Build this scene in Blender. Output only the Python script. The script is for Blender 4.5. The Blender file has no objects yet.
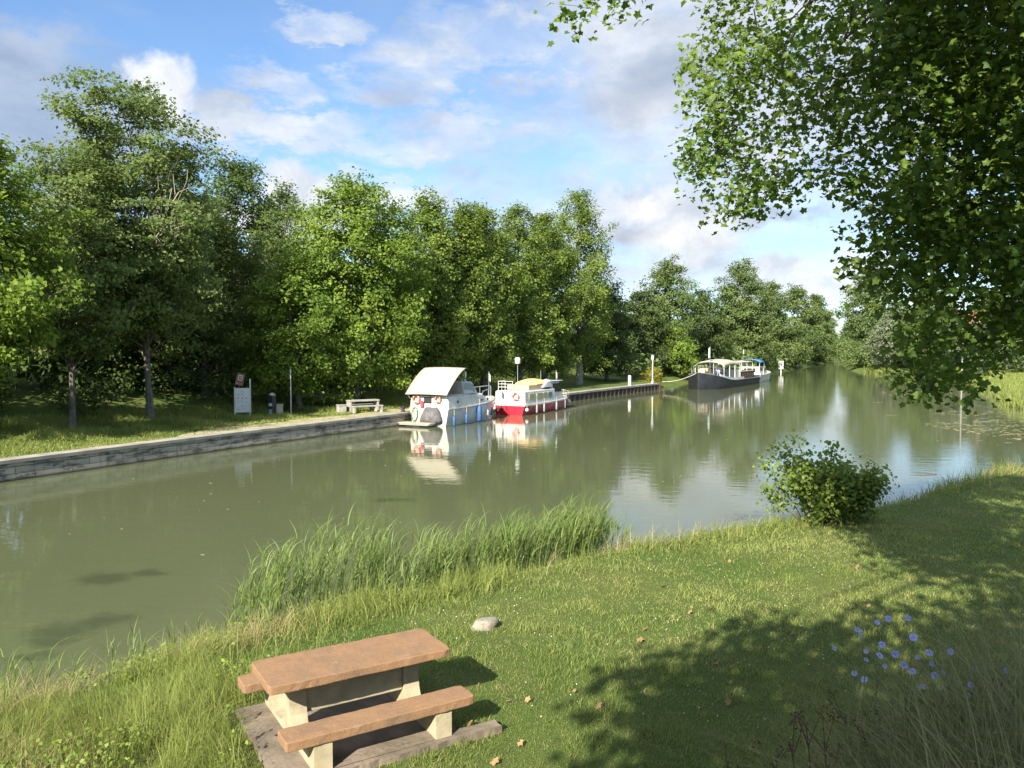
import bpy, bmesh, math, random
import numpy as np
from mathutils import Vector, Matrix, Euler

S = bpy.context.scene
COL = S.collection
R = math.radians
rng = np.random.default_rng(7)
random.seed(7)

# ------------------------------------------------------------------ camera, sky, sun, exposure
cam = bpy.data.objects.new('camera', bpy.data.cameras.new('camera'))
COL.objects.link(cam)
PITCH = math.atan(34 / 800)
cam.location = (0, 0, 4.2)
cam.rotation_euler = (R(90) - PITCH, 0, 0)
cam.data.sensor_width = 36
cam.data.lens = 800 / 1024 * 36
cam.data.clip_start = 0.05
cam.data.clip_end = 6000
S.camera = cam

SUN_EL = R(32)
SH = np.array([0.415, 0.910])                     # ground direction in which shadows fall
SUNV = np.array([-SH[0] * math.cos(SUN_EL), -SH[1] * math.cos(SUN_EL), math.sin(SUN_EL)])
S.view_settings.view_transform = 'Standard'
S.view_settings.look = 'None'
S.view_settings.gamma = 1
S.view_settings.use_curve_mapping = False
S.view_settings.exposure = 1.52
S.render.engine = 'CYCLES'
S.cycles.max_bounces = 6
S.cycles.diffuse_bounces = 3
S.cycles.glossy_bounces = 3
S.cycles.transmission_bounces = 3
S.cycles.transparent_max_bounces = 4
S.cycles.use_denoising = True
S.cycles.sample_clamp_indirect = 4

sun = bpy.data.objects.new('sun', bpy.data.lights.new('sun', 'SUN'))
sun.data.energy = 4.8
sun.data.angle = R(0.5)
sun.data.color = (1.0, 0.93, 0.80)
sun.rotation_euler = Vector(SUNV).to_track_quat('Z', 'Y').to_euler()
sun.location = (0, 0, 60)
COL.objects.link(sun)


class NT:
    """small helper around a node tree"""
    def __init__(s, tree):
        s.t = tree
        s.t.nodes.clear()

    def n(s, typ, **kw):
        nd = s.t.nodes.new(typ)
        for k, v in kw.items():
            if k.startswith('_'):
                setattr(nd, k[1:], v)
        return nd

    def put(s, sock, v):
        if isinstance(v, bpy.types.NodeSocket):
            s.t.links.new(v, sock)
        elif v is not None:
            if isinstance(v, (tuple, list)) and len(v) == 3 and sock.type == 'RGBA':
                v = (*v, 1)
            sock.default_value = v

    def math(s, op, a, b=0.0, c=None, clamp=False):
        nd = s.n('ShaderNodeMath', _operation=op, _use_clamp=clamp)
        s.put(nd.inputs[0], a)
        s.put(nd.inputs[1], b)
        if c is not None:
            s.put(nd.inputs[2], c)
        return nd.outputs[0]

    def vmath(s, op, a, b=(0, 0, 0), scale=None):
        nd = s.n('ShaderNodeVectorMath', _operation=op)
        s.put(nd.inputs[0], a)
        if op != 'LENGTH' and op != 'SCALE' and op != 'NORMALIZE':
            s.put(nd.inputs[1], b)
        if scale is not None:
            s.put(nd.inputs['Scale'], scale)
        return nd.outputs['Value'] if op in ('LENGTH', 'DOT_PRODUCT') else nd.outputs[0]

    def noise(s, vec, scale, detail=4, rough=0.55, dist=0.0, color=False):
        nd = s.n('ShaderNodeTexNoise')
        s.put(nd.inputs['Vector'], vec)
        s.put(nd.inputs['Scale'], scale)
        s.put(nd.inputs['Detail'], detail)
        s.put(nd.inputs['Roughness'], rough)
        s.put(nd.inputs['Distortion'], dist)
        return nd.outputs['Color'] if color else nd.outputs[0]

    def smooth(s, v, a, b):
        nd = s.n('ShaderNodeMapRange', _interpolation_type='SMOOTHSTEP')
        s.put(nd.inputs['Value'], v)
        s.put(nd.inputs['From Min'], a)
        s.put(nd.inputs['From Max'], b)
        return nd.outputs[0]

    def mix(s, f, a, b, blend='MIX'):
        nd = s.n('ShaderNodeMix', _data_type='RGBA', _blend_type=blend)
        s.put(nd.inputs[0], f)
        s.put(nd.inputs[6], a)
        s.put(nd.inputs[7], b)
        return nd.outputs[2]

    def scalevec(s, v, sc):
        nd = s.n('ShaderNodeMapping')
        s.put(nd.inputs['Vector'], v)
        nd.inputs['Scale'].default_value = sc
        return nd.outputs[0]

    def ramp(s, f, stops):
        nd = s.n('ShaderNodeValToRGB')
        s.put(nd.inputs[0], f)
        el = nd.color_ramp.elements
        while len(el) < len(stops):
            el.new(0.5)
        for e, (p, c) in zip(el, stops):
            e.position = p
            e.color = (*c, 1)
        return nd.outputs[0]


def pxray(x, y):
    """direction of sight through a point of the photograph (used to find where things stand)"""
    d = np.array([(x - 512) / 800, 1, -(y - 384) / 800])
    c, s = math.cos(PITCH), math.sin(PITCH)
    return np.array([d[0], d[1] * c + d[2] * s, -d[1] * s + d[2] * c])


def at(x, y, z):
    r = pxray(x, y)
    return np.array([0, 0, 4.2]) + r * (z - 4.2) / r[2]


def atd(x, y, dep):
    r = pxray(x, y)
    return np.array([0, 0, 4.2]) + r * dep / r[1]


def build_world():
    w = bpy.data.worlds.new('World')
    S.world = w
    w.use_nodes = True
    t = NT(w.node_tree)
    sky = t.n('ShaderNodeTexSky', _sky_type='NISHITA', _sun_disc=False)
    sky.sun_elevation = SUN_EL
    sky.sun_rotation = math.atan2(SUNV[0], SUNV[1])
    sky.air_density = 1.0
    sky.dust_density = 0.6
    sky.ozone_density = 1.4
    dirv = t.n('ShaderNodeTexCoord').outputs['Generated']
    sep = t.n('ShaderNodeSeparateXYZ')
    t.put(sep.inputs[0], dirv)
    zc = t.math('MAXIMUM', sep.outputs[2], 0.0)
    den = t.math('ADD', zc, 0.16)
    comb = t.n('ShaderNodeCombineXYZ')
    t.put(comb.inputs[0], t.math('DIVIDE', sep.outputs[0], den))
    t.put(comb.inputs[1], t.math('DIVIDE', sep.outputs[1], den))
    plane = comb.outputs[0]
    base = t.mix(1.0, sky.outputs[0], (0.055, 0.066, 0.077), 'MULTIPLY')
    # warped directions for cloud edges
    wn = t.noise(dirv, 7.0, 7, 0.6, color=True)
    warp = t.vmath('ADD', dirv, t.vmath('SCALE', t.vmath('SUBTRACT', wn, (0.5, 0.5, 0.5)), scale=0.22))
    wn2 = t.noise(dirv, 16.0, 7, 0.62, color=True)
    warp2 = t.vmath('ADD', dirv, t.vmath('SCALE', t.vmath('SUBTRACT', wn2, (0.5, 0.5, 0.5)), scale=0.085))

    def blob(px, py, rx, ry, hard, wv):
        r = pxray(px, py)
        r = r / np.linalg.norm(r)
        u = np.cross(r, (0, 0, 1.0)); u /= np.linalg.norm(u)
        v = np.cross(u, r)
        dx = t.math('DIVIDE', t.vmath('DOT_PRODUCT', wv, tuple(u)), rx / 800)
        dz = t.math('DIVIDE', t.math('SUBTRACT', t.vmath('DOT_PRODUCT', wv, tuple(v)), 0.0), ry / 800)
        fr = t.math('GREATER_THAN', t.vmath('DOT_PRODUCT', wv, tuple(r)), 0.2)
        d = t.math('SQRT', t.math('ADD', t.math('MULTIPLY', dx, dx), t.math('MULTIPLY', dz, dz)))
        return t.math('MULTIPLY', t.smooth(d, 1.0, hard), fr)

    def union(*ms):
        o = ms[0]
        for m in ms[1:]:
            o = t.math('MAXIMUM', o, m)
        return o
    flat = t.scalevec(dirv, (1.0, 1.0, 2.4))
    fine = t.noise(flat, 7.5, 9, 0.62, 0.35)
    n1 = t.noise(plane, 1.1, 9, 0.6, 0.3)
    warp3 = t.vmath('ADD', warp, t.vmath('SCALE', t.vmath('SUBTRACT', t.noise(flat, 13.0, 8, 0.65, color=True), (0.5, 0.5, 0.5)), scale=0.10))
    # cloud bank over the centre and the right, torn at its edges
    bank = union(blob(800, 40, 330, 260, 0.35, warp3), blob(640, 40, 150, 110, 0.1, warp3), blob(640, 230, 300, 80, 0.2, warp3))
    # loose patches drifting over the blue
    warp4 = t.vmath('ADD', dirv, t.vmath('SCALE', t.vmath('SUBTRACT', t.noise(flat, 6.0, 9, 0.66, color=True), (0.5, 0.5, 0.5)), scale=0.20))
    patch = union(blob(480, 45, 150, 55, 0.0, warp4), blob(330, 10, 80, 24, 0.0, warp4), blob(265, 85, 70, 30, 0.0, warp4), blob(400, 85, 110, 38, 0.0, warp4),
                  blob(450, 140, 150, 34, 0.0, warp4), blob(300, 140, 140, 36, 0.0, warp4), blob(380, 200, 170, 34, 0.0, warp4), blob(500, 185, 120, 40, 0.0, warp4), blob(570, 115, 130, 45, 0.0, warp4), blob(215, 130, 60, 40, 0.0, warp4))
    body = t.smooth(fine, 0.36, 0.60)
    m = t.math('MAXIMUM', t.math('MULTIPLY', bank, t.math('ADD', 0.62, t.math('MULTIPLY', body, 0.36))),
               t.math('MULTIPLY', t.smooth(patch, 0.0, 0.7), t.math('ADD', 0.38, t.math('MULTIPLY', body, 0.50))), clamp=True)
    thin = t.math('MULTIPLY', t.smooth(n1, 0.42, 0.72), 0.20)
    m = t.math('MAXIMUM', m, thin)
    tone = t.noise(t.vmath('ADD', flat, t.vmath('SCALE', t.vmath('SUBTRACT', wn, (0.5, 0.5, 0.5)), scale=0.15)), 5.5, 9, 0.6)
    vc = t.ramp(tone, [(0.34, (0.180, 0.200, 0.238)), (0.48, (0.250, 0.270, 0.304)), (0.60, (0.315, 0.328, 0.345)), (0.70, (0.365, 0.374, 0.380))])
    col = t.mix(m, base, vc)
    # grey cloud bodies
    g = union(blob(10, 110, 200, 95, 0.4, warp3), blob(665, 85, 110, 85, 0.1, warp3), blob(40, 40, 60, 50, 0.1, warp3), blob(780, 225, 70, 24, 0.1, warp3))
    gc = t.ramp(fine, [(0.35, (0.135, 0.160, 0.205)), (0.65, (0.205, 0.230, 0.272))])
    col = t.mix(t.math('MULTIPLY', g, 0.78), col, gc)
    # bright cumulus heads
    b = union(blob(166, 84, 34, 36, 0.45, warp2), blob(292, 190, 46, 36, 0.5, warp2), blob(262, 225, 120, 30, 0.4, warp2),
              blob(800, 278, 120, 34, 0.35, warp2), blob(690, 240, 80, 40, 0.1, warp2), blob(640, 205, 60, 26, 0.1, warp2))
    bc = t.ramp(t.noise(warp2, 11.0, 7, 0.62), [(0.36, (0.26, 0.276, 0.305)), (0.60, (0.40, 0.398, 0.39))])
    col = t.mix(t.math('MULTIPLY', b, 0.88), col, bc)
    # even pale brightness added to the unseen sky overhead, lifting light in the shade
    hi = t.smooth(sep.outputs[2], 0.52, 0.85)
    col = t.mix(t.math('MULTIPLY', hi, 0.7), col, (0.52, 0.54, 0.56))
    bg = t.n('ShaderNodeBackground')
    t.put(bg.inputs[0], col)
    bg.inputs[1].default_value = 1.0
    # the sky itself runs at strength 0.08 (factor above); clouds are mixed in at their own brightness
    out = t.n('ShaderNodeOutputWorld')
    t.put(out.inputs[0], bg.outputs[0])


build_world()

# ------------------------------------------------------------------ materials
MATS = {}


def pmat(name, col, rough=0.6, noise=0.0, nscale=6.0, col2=None, bump=0.0, bscale=30.0, metal=0.0, spec=0.5, coat=0.0):
    if name in MATS:
        return MATS[name]
    m = bpy.data.materials.new(name)
    m.use_nodes = True
    t = NT(m.node_tree)
    b = t.n('ShaderNodeBsdfPrincipled')
    oc = t.n('ShaderNodeTexCoord').outputs['Object']
    c = (*col, 1)
    if noise > 0 or col2:
        c2 = col2 or tuple(x * (1 - noise) for x in col)
        f = t.smooth(t.noise(oc, nscale, 6, 0.62), 0.36, 0.66)
        c = t.mix(f, col, c2)
    t.put(b.inputs['Base Color'], c)
    b.inputs['Roughness'].default_value = rough
    b.inputs['Metallic'].default_value = metal
    b.inputs['Specular IOR Level'].default_value = spec
    b.inputs['Coat Weight'].default_value = coat
    if bump:
        bp = t.n('ShaderNodeBump')
        bp.inputs['Strength'].default_value = bump
        bp.inputs['Distance'].default_value = 0.02
        t.put(bp.inputs['Height'], t.noise(oc, bscale, 6, 0.6))
        t.put(b.inputs['Normal'], bp.outputs[0])
    o = t.n('ShaderNodeOutputMaterial')
    t.put(o.inputs[0], b.outputs[0])
    MATS[name] = m
    return m


def leafmat(name, dark, light, trans=0.35, tcol=None, gloss=0.035, rough=0.55):
    """foliage: colour varies leaf by leaf with the 'tint' attribute; light also comes through the leaf"""
    if name in MATS:
        return MATS[name]
    m = bpy.data.materials.new(name)
    m.use_nodes = True
    t = NT(m.node_tree)
    a = t.n('ShaderNodeAttribute', _attribute_name='tint').outputs['Fac']
    c = t.mix(a, dark, light)
    d = t.n('ShaderNodeBsdfDiffuse')
    t.put(d.inputs[0], c)
    tr = t.n('ShaderNodeBsdfTranslucent')
    tc = t.mix(0.5, c, tcol or tuple(min(1, x * 1.3) for x in light))
    t.put(tr.inputs[0], tc)
    mx = t.n('ShaderNodeMixShader')
    mx.inputs[0].default_value = trans
    t.put(mx.inputs[1], d.outputs[0])
    t.put(mx.inputs[2], tr.outputs[0])
    g = t.n('ShaderNodeBsdfGlossy')
    g.inputs['Roughness'].default_value = rough
    g.inputs[0].default_value = (0.35, 0.36, 0.33, 1)
    mx2 = t.n('ShaderNodeMixShader')
    mx2.inputs[0].default_value = gloss
    t.put(mx2.inputs[1], mx.outputs[0])
    t.put(mx2.inputs[2], g.outputs[0])
    o = t.n('ShaderNodeOutputMaterial')
    t.put(o.inputs[0], mx2.outputs[0])
    MATS[name] = m
    return m


# ------------------------------------------------------------------ object helpers
def tag(o, label=None, cat=None, group=None, kind=None):
    if label: o['label'] = label
    if cat: o['category'] = cat
    if group: o['group'] = group
    if kind: o['kind'] = kind
    return o


def empty(name, loc=(0, 0, 0), rz=0.0):
    o = bpy.data.objects.new(name, None)
    o.empty_display_size = 0.2
    o.location = loc
    o.rotation_euler = (0, 0, rz)
    COL.objects.link(o)
    return o


def copy_tree(o, parent=None):
    c = o.copy()
    COL.objects.link(c)
    if parent: c.parent = parent
    for ch in list(o.children):
        copy_tree(ch, c)
    return c


def npmesh(name, V, F, mat, parent=None, tint=None, smooth=False):
    """mesh object from numpy arrays; F is (n,3) or (n,4)"""
    me = bpy.data.meshes.new(name)
    V = np.ascontiguousarray(V, dtype=np.float32)
    F = np.ascontiguousarray(F, dtype=np.int32)
    k = F.shape[1]
    me.vertices.add(len(V))
    me.vertices.foreach_set('co', V.ravel())
    me.loops.add(F.size)
    me.loops.foreach_set('vertex_index', F.ravel())
    me.polygons.add(len(F))
    me.polygons.foreach_set('loop_start', np.arange(0, F.size, k, dtype=np.int32))
    me.polygons.foreach_set('loop_total', np.full(len(F), k, dtype=np.int32))
    if smooth:
        me.polygons.foreach_set('use_smooth', np.ones(len(F), dtype=bool))
    if tint is not None:
        at_ = me.attributes.new('tint', 'FLOAT', 'POINT')
        at_.data.foreach_set('value', np.ascontiguousarray(tint, dtype=np.float32))
    me.update(calc_edges=True)
    me.materials.append(mat)
    o = bpy.data.objects.new(name, me)
    COL.objects.link(o)
    if parent: o.parent = parent
    return o


class MB:
    def __init__(s):
        s.v = []; s.f = []; s.m = []

    def add(s, vs, fs, mi=0):
        b = len(s.v)
        s.v += [tuple(map(float, v)) for v in vs]
        s.f += [tuple(i + b for i in f) for f in fs]
        s.m += [mi] * len(fs)
        return s

    def box(s, c, d, rz=0.0, mi=0, rot=None, taper=1.0):
        x, y, z = d[0] / 2, d[1] / 2, d[2] / 2
        M = rot or Matrix.Rotation(rz, 3, 'Z')
        vs = []
        for sz in (-1, 1):
            k = taper if sz > 0 else 1
            for sx, sy in ((-1, -1), (1, -1), (1, 1), (-1, 1)):
                vs.append(M @ Vector((sx * x * k, sy * y * k, sz * z)) + Vector(c))
        return s.add(vs, [(3, 2, 1, 0), (4, 5, 6, 7), (0, 1, 5, 4), (1, 2, 6, 5), (2, 3, 7, 6), (3, 0, 4, 7)], mi)

    def prism(s, poly, thick, origin=(0, 0, 0), ax=(1, 0, 0), ay=(0, 0, 1), mi=0):
        """polygon in the plane (ax, ay) given a thickness along the normal, centred"""
        ax, ay, o = Vector(ax), Vector(ay), Vector(origin)
        n = ax.cross(ay).normalized()
        k = len(poly)
        vs = [o + ax * p[0] + ay * p[1] + n * (thick / 2) for p in poly] + [o + ax * p[0] + ay * p[1] - n * (thick / 2) for p in poly]
        fs = [tuple(range(k)), tuple(reversed(range(k, 2 * k)))] + [(i, i + k, (i + 1) % k + k, (i + 1) % k) for i in range(k)]
        return s.add(vs, fs, mi)

    def tube(s, pts, r, n=8, mi=0, closed=False):
        pts = [Vector(p) for p in pts]
        if not isinstance(r, (list, tuple, np.ndarray)):
            r = [r] * len(pts)
        L = len(pts)
        vs = []
        ref = None
        for i, p in enumerate(pts):
            a = pts[(i - 1) % L] if (i > 0 or closed) else p
            b = pts[(i + 1) % L] if (i < L - 1 or closed) else p
            d = (b - a)
            if d.length < 1e-9: d = Vector((0, 0, 1))
            d.normalize()
            if ref is None:
                ref = Vector((0, 0, 1)) if abs(d.z) < 0.9 else Vector((1, 0, 0))
            u = d.cross(ref)
            if u.length < 1e-4: u = d.orthogonal()
            u.normalize()
            w = u.cross(d)
            ref = w
            w.normalize()
            for k in range(n):
                t = 2 * math.pi * k / n
                vs.append(p + (u * math.cos(t) + w * math.sin(t)) * r[i])
        fs = []
        for i in range(L - (0 if closed else 1)):
            j = (i + 1) % L
            for k in range(n):
                q = (k + 1) % n
                fs.append((i * n + k, i * n + q, j * n + q, j * n + k))
        if not closed:
            fs.append(tuple(reversed(range(n))))
            fs.append(tuple(range((L - 1) * n, L * n)))
        return s.add(vs, fs, mi)

    def lathe(s, prof, c=(0, 0, 0), n=14, mi=0):
        vs = []
        for r, z in prof:
            for k in range(n):
                t = 2 * math.pi * k / n
                vs.append((c[0] + r * math.cos(t), c[1] + r * math.sin(t), c[2] + z))
        fs = []
        for i in range(len(prof) - 1):
            for k in range(n):
                q = (k + 1) % n
                fs.append((i * n + k, i * n + q, (i + 1) * n + q, (i + 1) * n + k))
        fs.append(tuple(reversed(range(n))))
        fs.append(tuple(range((len(prof) - 1) * n, len(prof) * n)))
        return s.add(vs, fs, mi)

    def loft(s, secs, mi=0, capa=True, capb=True, close=False):
        """secs: list of equal-length point lists"""
        n = len(secs[0])
        vs = [p for sec in secs for p in sec]
        fs = []
        for i in range(len(secs) - 1):
            for k in range(n if close else n - 1):
                q = (k + 1) % n
                fs.append((i * n + k, i * n + q, (i + 1) * n + q, (i + 1) * n + k))
        if capa: fs.append(tuple(reversed(range(n))))
        if capb: fs.append(tuple(range((len(secs) - 1) * n, len(secs) * n)))
        return s.add(vs, fs, mi)

    def build(s, name, mat, parent=None, smooth=False, bevel=0.0, mats=None, recalc=True):
        me = bpy.data.meshes.new(name)
        me.from_pydata(s.v, [], s.f)
        for mm in (mats or [mat]):
            me.materials.append(mm)
        if mats:
            me.polygons.foreach_set('material_index', s.m)
        if recalc:
            bm = bmesh.new()
            bm.from_mesh(me)
            bmesh.ops.recalc_face_normals(bm, faces=bm.faces)
            bm.to_mesh(me)
            bm.free()
        if smooth:
            me.polygons.foreach_set('use_smooth', [True] * len(me.polygons))
            me.set_sharp_from_angle(angle=R(40))
        o = bpy.data.objects.new(name, me)
        COL.objects.link(o)
        if parent: o.parent = parent
        if bevel:
            b = o.modifiers.new('bevel', 'BEVEL')
            b.width = bevel
            b.segments = 2
            b.limit_method = 'ANGLE'
        return o


# ------------------------------------------------------------------ plan of the place
LEFT = np.array([(-60, -66), (-29, -2), (-16.2, 25.1), (-11.6, 34.3), (-6.4, 43.9), (7.8, 71.0), (15.6, 84.8), (17.6, 91.5), (28.5, 113), (46, 141), (94, 240), (150, 372), (240, 585), (330, 800)], float)
NEAR = np.array([(-40, -60), (-12, -2), (-8.2, 6.2), (-6.2, 8.8), (-5.3, 9.5), (-4.8, 10.3), (-4.0, 11.3), (-2.9, 12.5), (-1.0, 13.9), (1.9, 16.2), (4.3, 17.5), (6.7, 18.8), (10.2, 21.4), (13.6, 24.6), (17.2, 27.3), (20.5, 30.0), (25, 33.5), (31, 40), (34, 50), (37, 60), (56, 96), (64, 132), (67.5, 160), (105, 258), (161, 385), (252, 600), (345, 800)], float)
POLY = np.vstack([LEFT, NEAR[::-1]])


def segdist(P, L):
    d = np.full(len(P), 1e9)
    for a, b in zip(L[:-1], L[1:]):
        ab = b - a
        t = np.clip(((P - a) @ ab) / (ab @ ab), 0, 1)
        q = a + t[:, None] * ab
        d = np.minimum(d, np.hypot(P[:, 0] - q[:, 0], P[:, 1] - q[:, 1]))
    return d


def inpoly(P, L):
    ins = np.zeros(len(P), bool)
    j = len(L) - 1
    for i in range(len(L)):
        xi, yi = L[i]; xj, yj = L[j]
        c = ((yi > P[:, 1]) != (yj > P[:, 1])) & (P[:, 0] < (xj - xi) * (P[:, 1] - yi) / (yj - yi + 1e-12) + xi)
        ins ^= c
        j = i
    return ins


def sstep(x, a, b):
    t = np.clip((x - a) / (b - a), 0, 1)
    return t * t * (3 - 2 * t)


def vnoise(x, y, sc, seed=0):
    """cheap smooth value noise, 0..1"""
    x = np.asarray(x) * sc + seed * 17.3; y = np.asarray(y) * sc - seed * 9.1
    xi = np.floor(x); yi = np.floor(y)
    fx = x - xi; fy = y - yi
    fx = fx * fx * (3 - 2 * fx); fy = fy * fy * (3 - 2 * fy)
    h = lambda a, b: np.abs(np.sin(a * 127.1 + b * 311.7 + seed) * 43758.5453) % 1.0
    return (h(xi, yi) * (1 - fx) + h(xi + 1, yi) * fx) * (1 - fy) + (h(xi, yi + 1) * (1 - fx) + h(xi + 1, yi + 1) * fx) * fy


QUAY_END = 84.8


def shore(P):
    P = np.asarray(P, float)
    ins = inpoly(P, POLY)
    dl = segdist(P, LEFT); dn = segdist(P, NEAR)
    return ins, dl, dn


def height(P):
    P = np.asarray(P, float).reshape(-1, 2)
    ins, dl, dn = shore(P)
    left = (~ins) & (dl < dn)
    z = np.zeros(len(P))
    # under water
    quay_w = P[:, 1] < QUAY_END + 3
    zl = np.where(quay_w, -1.3, -0.35 * dl)
    z = np.where(ins, np.maximum(-1.6, np.maximum(-0.35 * dn, zl) if False else np.where(dl < dn, zl, -0.3 * dn)), z)
    # quay side
    qz = np.where(dl < 0.22, -1.0, 0.655 + (-0.9) * (1 - sstep(dl, 0.22, 0.62)))
    nat = -0.05 + 0.85 * sstep(dl, 0.0, 2.2)
    bl = sstep(P[:, 1], QUAY_END + 1, QUAY_END + 6)
    zl = qz * (1 - bl) + nat * bl
    rise = 1.5 * sstep(dl, 6.5, 15) + 0.06 * np.clip(dl - 15, 0, 60)
    zl = zl + rise + 0.05 * (vnoise(P[:, 0], P[:, 1], 0.5, 3) - 0.5)
    z = np.where(left, zl, z)
    # near lawn and right bank
    zn = -0.04 + 0.54 * sstep(dn, 0.0, 1.5) + 0.10 * (vnoise(P[:, 0], P[:, 1], 0.35, 5) - 0.5) * sstep(dn, .3, 2) + 0.03 * (vnoise(P[:, 0], P[:, 1], 1.6, 8) - 0.5) * sstep(dn, .3, 2)
    zn = zn + 0.125 * np.exp(-((P[:, 0] + 1.5) ** 2 + (P[:, 1] - 7.6) ** 2) / 4.5)
    far = sstep(P[:, 1], 45, 60)
    zn = zn + far * (0.5 * sstep(dn, 0.5, 5) + 0.03 * np.clip(dn - 5, 0, 60))
    # embankment under the viewer
    hill = np.clip(5.6 - P[:, 1] + 0.25 * np.clip(P[:, 0], 0, 8), 0, 4.3) * 0.5
    hill = hill * sstep(dn, 0.5, 4) + 0.62 * sstep(P[:, 0], 0.5, 1.9) * sstep(-P[:, 1], -4.7, -3.2) * sstep(P[:, 1], 0.5, 2.0)
    z = np.where((~ins) & (~left), zn + hill, z)
    return z


def hz(x, y):
    return float(height(np.array([[x, y]]))[0])


# ------------------------------------------------------------------ ground
def ground_mat():
    m = bpy.data.materials.new('turf_soil')
    m.use_nodes = True
    t = NT(m.node_tree)
    g = t.n('ShaderNodeNewGeometry').outputs['Position']
    n1 = t.noise(g, 0.45, 6, 0.6)
    n2 = t.noise(g, 6.0, 6, 0.65)
    n3 = t.noise(g, 60.0, 4, 0.6)
    c = t.mix(t.smooth(n1, 0.35, 0.65), (0.075, 0.125, 0.026), (0.125, 0.150, 0.042))
    c = t.mix(t.math('MULTIPLY', t.smooth(n2, 0.52, 0.72), 0.55), c, (0.13, 0.115, 0.055))
    c = t.mix(t.smooth(n3, 0.3, 0.75), c, t.mix(0.5, c, (0.03, 0.045, 0.012)))
    b = t.n('ShaderNodeBsdfPrincipled')
    t.put(b.inputs['Base Color'], c)
    b.inputs['Roughness'].default_value = 0.9
    b.inputs['Specular IOR Level'].default_value = 0.1
    bp = t.n('ShaderNodeBump')
    bp.inputs['Strength'].default_value = 0.8
    bp.inputs['Distance'].default_value = 0.05
    t.put(bp.inputs['Height'], t.math('ADD', n3, t.math('MULTIPLY', n2, 1.5)))
    t.put(b.inputs['Normal'], bp.outputs[0])
    o = t.n('ShaderNodeOutputMaterial')
    t.put(o.inputs[0], b.outputs[0])
    return m


def build_ground():
    inner = np.linspace(R(-48), R(48), 620)
    outer = np.linspace(R(48), R(312), 120)[1:-1]
    ang = np.concatenate([inner, outer])
    rad = np.concatenate([np.geomspace(0.4, 400, 520), np.geomspace(420, 3500, 24)])
    A, Rr = np.meshgrid(ang, rad, indexing='ij')
    P = np.stack([np.sin(A) * Rr, np.cos(A) * Rr], -1).reshape(-1, 2)
    z = height(P)
    n, k = len(ang), len(rad)
    V = np.column_stack([P, z])
    V = np.vstack([V, [[0, 0, hz(0, 0)]]])
    i = np.arange(n); j = np.arange(k - 1)
    I, J = np.meshgrid(i, j, indexing='ij')
    I2 = (I + 1) % n
    F = np.stack([I * k + J, I * k + J + 1, I2 * k + J + 1, I2 * k + J], -1).reshape(-1, 4)
    o = npmesh('ground', V, F, ground_mat(), smooth=True)
    tag(o, kind='structure')


build_ground()


def water_mat():
    m = bpy.data.materials.new('canal_water')
    m.use_nodes = True
    t = NT(m.node_tree)
    g = t.n('ShaderNodeNewGeometry').outputs['Position']
    n1 = t.noise(t.scalevec(g, (0.12, 0.06, 0.1)), 1.0, 5, 0.55)
    c = t.mix(t.smooth(n1, 0.3, 0.7), (0.087, 0.097, 0.052), (0.076, 0.088, 0.045))
    # dark weed lying just under the surface, at fixed places in the canal
    wn = t.noise(g, 1.6, 5, 0.6, color=True)
    gp = t.vmath('ADD', g, t.vmath('SCALE', t.vmath('SUBTRACT', wn, (0.5, 0.5, 0.5)), scale=0.9))
    mask = None
    for (px, py, rx, ry, ro) in [(105, 579, 0.55, 0.28, 0.2), (148, 574, 0.45, 0.15, 0.2), (62, 630, 0.55, 0.30, 0.25), (98, 622, 0.50, 0.22, 0.25), (48, 642, 0.4, 0.16, 0.1), (35, 656, 0.35, 0.12, 0.1), (392, 500, 0.7, 0.22, 0.1)]:
        p = at(px, py, 0)
        mp = t.n('ShaderNodeMapping', _vector_type='TEXTURE')
        t.put(mp.inputs['Vector'], gp)
        mp.inputs['Location'].default_value = (p[0], p[1], 0)
        mp.inputs['Rotation'].default_value = (0, 0, ro)
        mp.inputs['Scale'].default_value = (rx * 1.3, ry * 2.2, 5)
        q = t.smooth(t.vmath('LENGTH', mp.outputs[0]), 1.0, 0.2)
        mask = q if mask is None else t.math('MAXIMUM', mask, q)
    c = t.mix(t.math('MULTIPLY', mask, 0.55), c, (0.030, 0.036, 0.022))
    b = t.n('ShaderNodeBsdfPrincipled')
    t.put(b.inputs['Base Color'], c)
    b.inputs['Roughness'].default_value = 0.03
    b.inputs['IOR'].default_value = 1.33
    bp = t.n('ShaderNodeBump')
    bp.inputs['Strength'].default_value = 0.5
    bp.inputs['Distance'].default_value = 0.03
    r1 = t.noise(t.scalevec(g, (1.2, 2.0, 1.0)), 1.1, 3, 0.5)
    r2 = t.noise(t.scalevec(g, (3.0, 6.0, 1.0)), 1.6, 3, 0.5)
    breeze = t.smooth(t.noise(g, 0.09, 3, 0.5), 0.42, 0.62)
    hgt = t.math('ADD', t.math('MULTIPLY', r1, 0.30), t.math('MULTIPLY', r2, t.math('ADD', 0.03, t.math('MULTIPLY', breeze, 0.12))))
    t.put(bp.inputs['Height'], hgt)
    t.put(b.inputs['Normal'], bp.outputs[0])
    o = t.n('ShaderNodeOutputMaterial')
    t.put(o.inputs[0], b.outputs[0])
    return m


wb = MB()
xs = [-700, -200, -60, 0, 60, 200, 700]
ys = [-400, -60, 0, 60, 200, 500, 1000]
wv = [(x, y, 0) for x in xs for y in ys]
wf = [(i * 7 + j, (i + 1) * 7 + j, (i + 1) * 7 + j + 1, i * 7 + j + 1) for i in range(6) for j in range(6)]
wb.add(wv, wf)
tag(wb.build('water', water_mat()), kind='structure')


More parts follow.
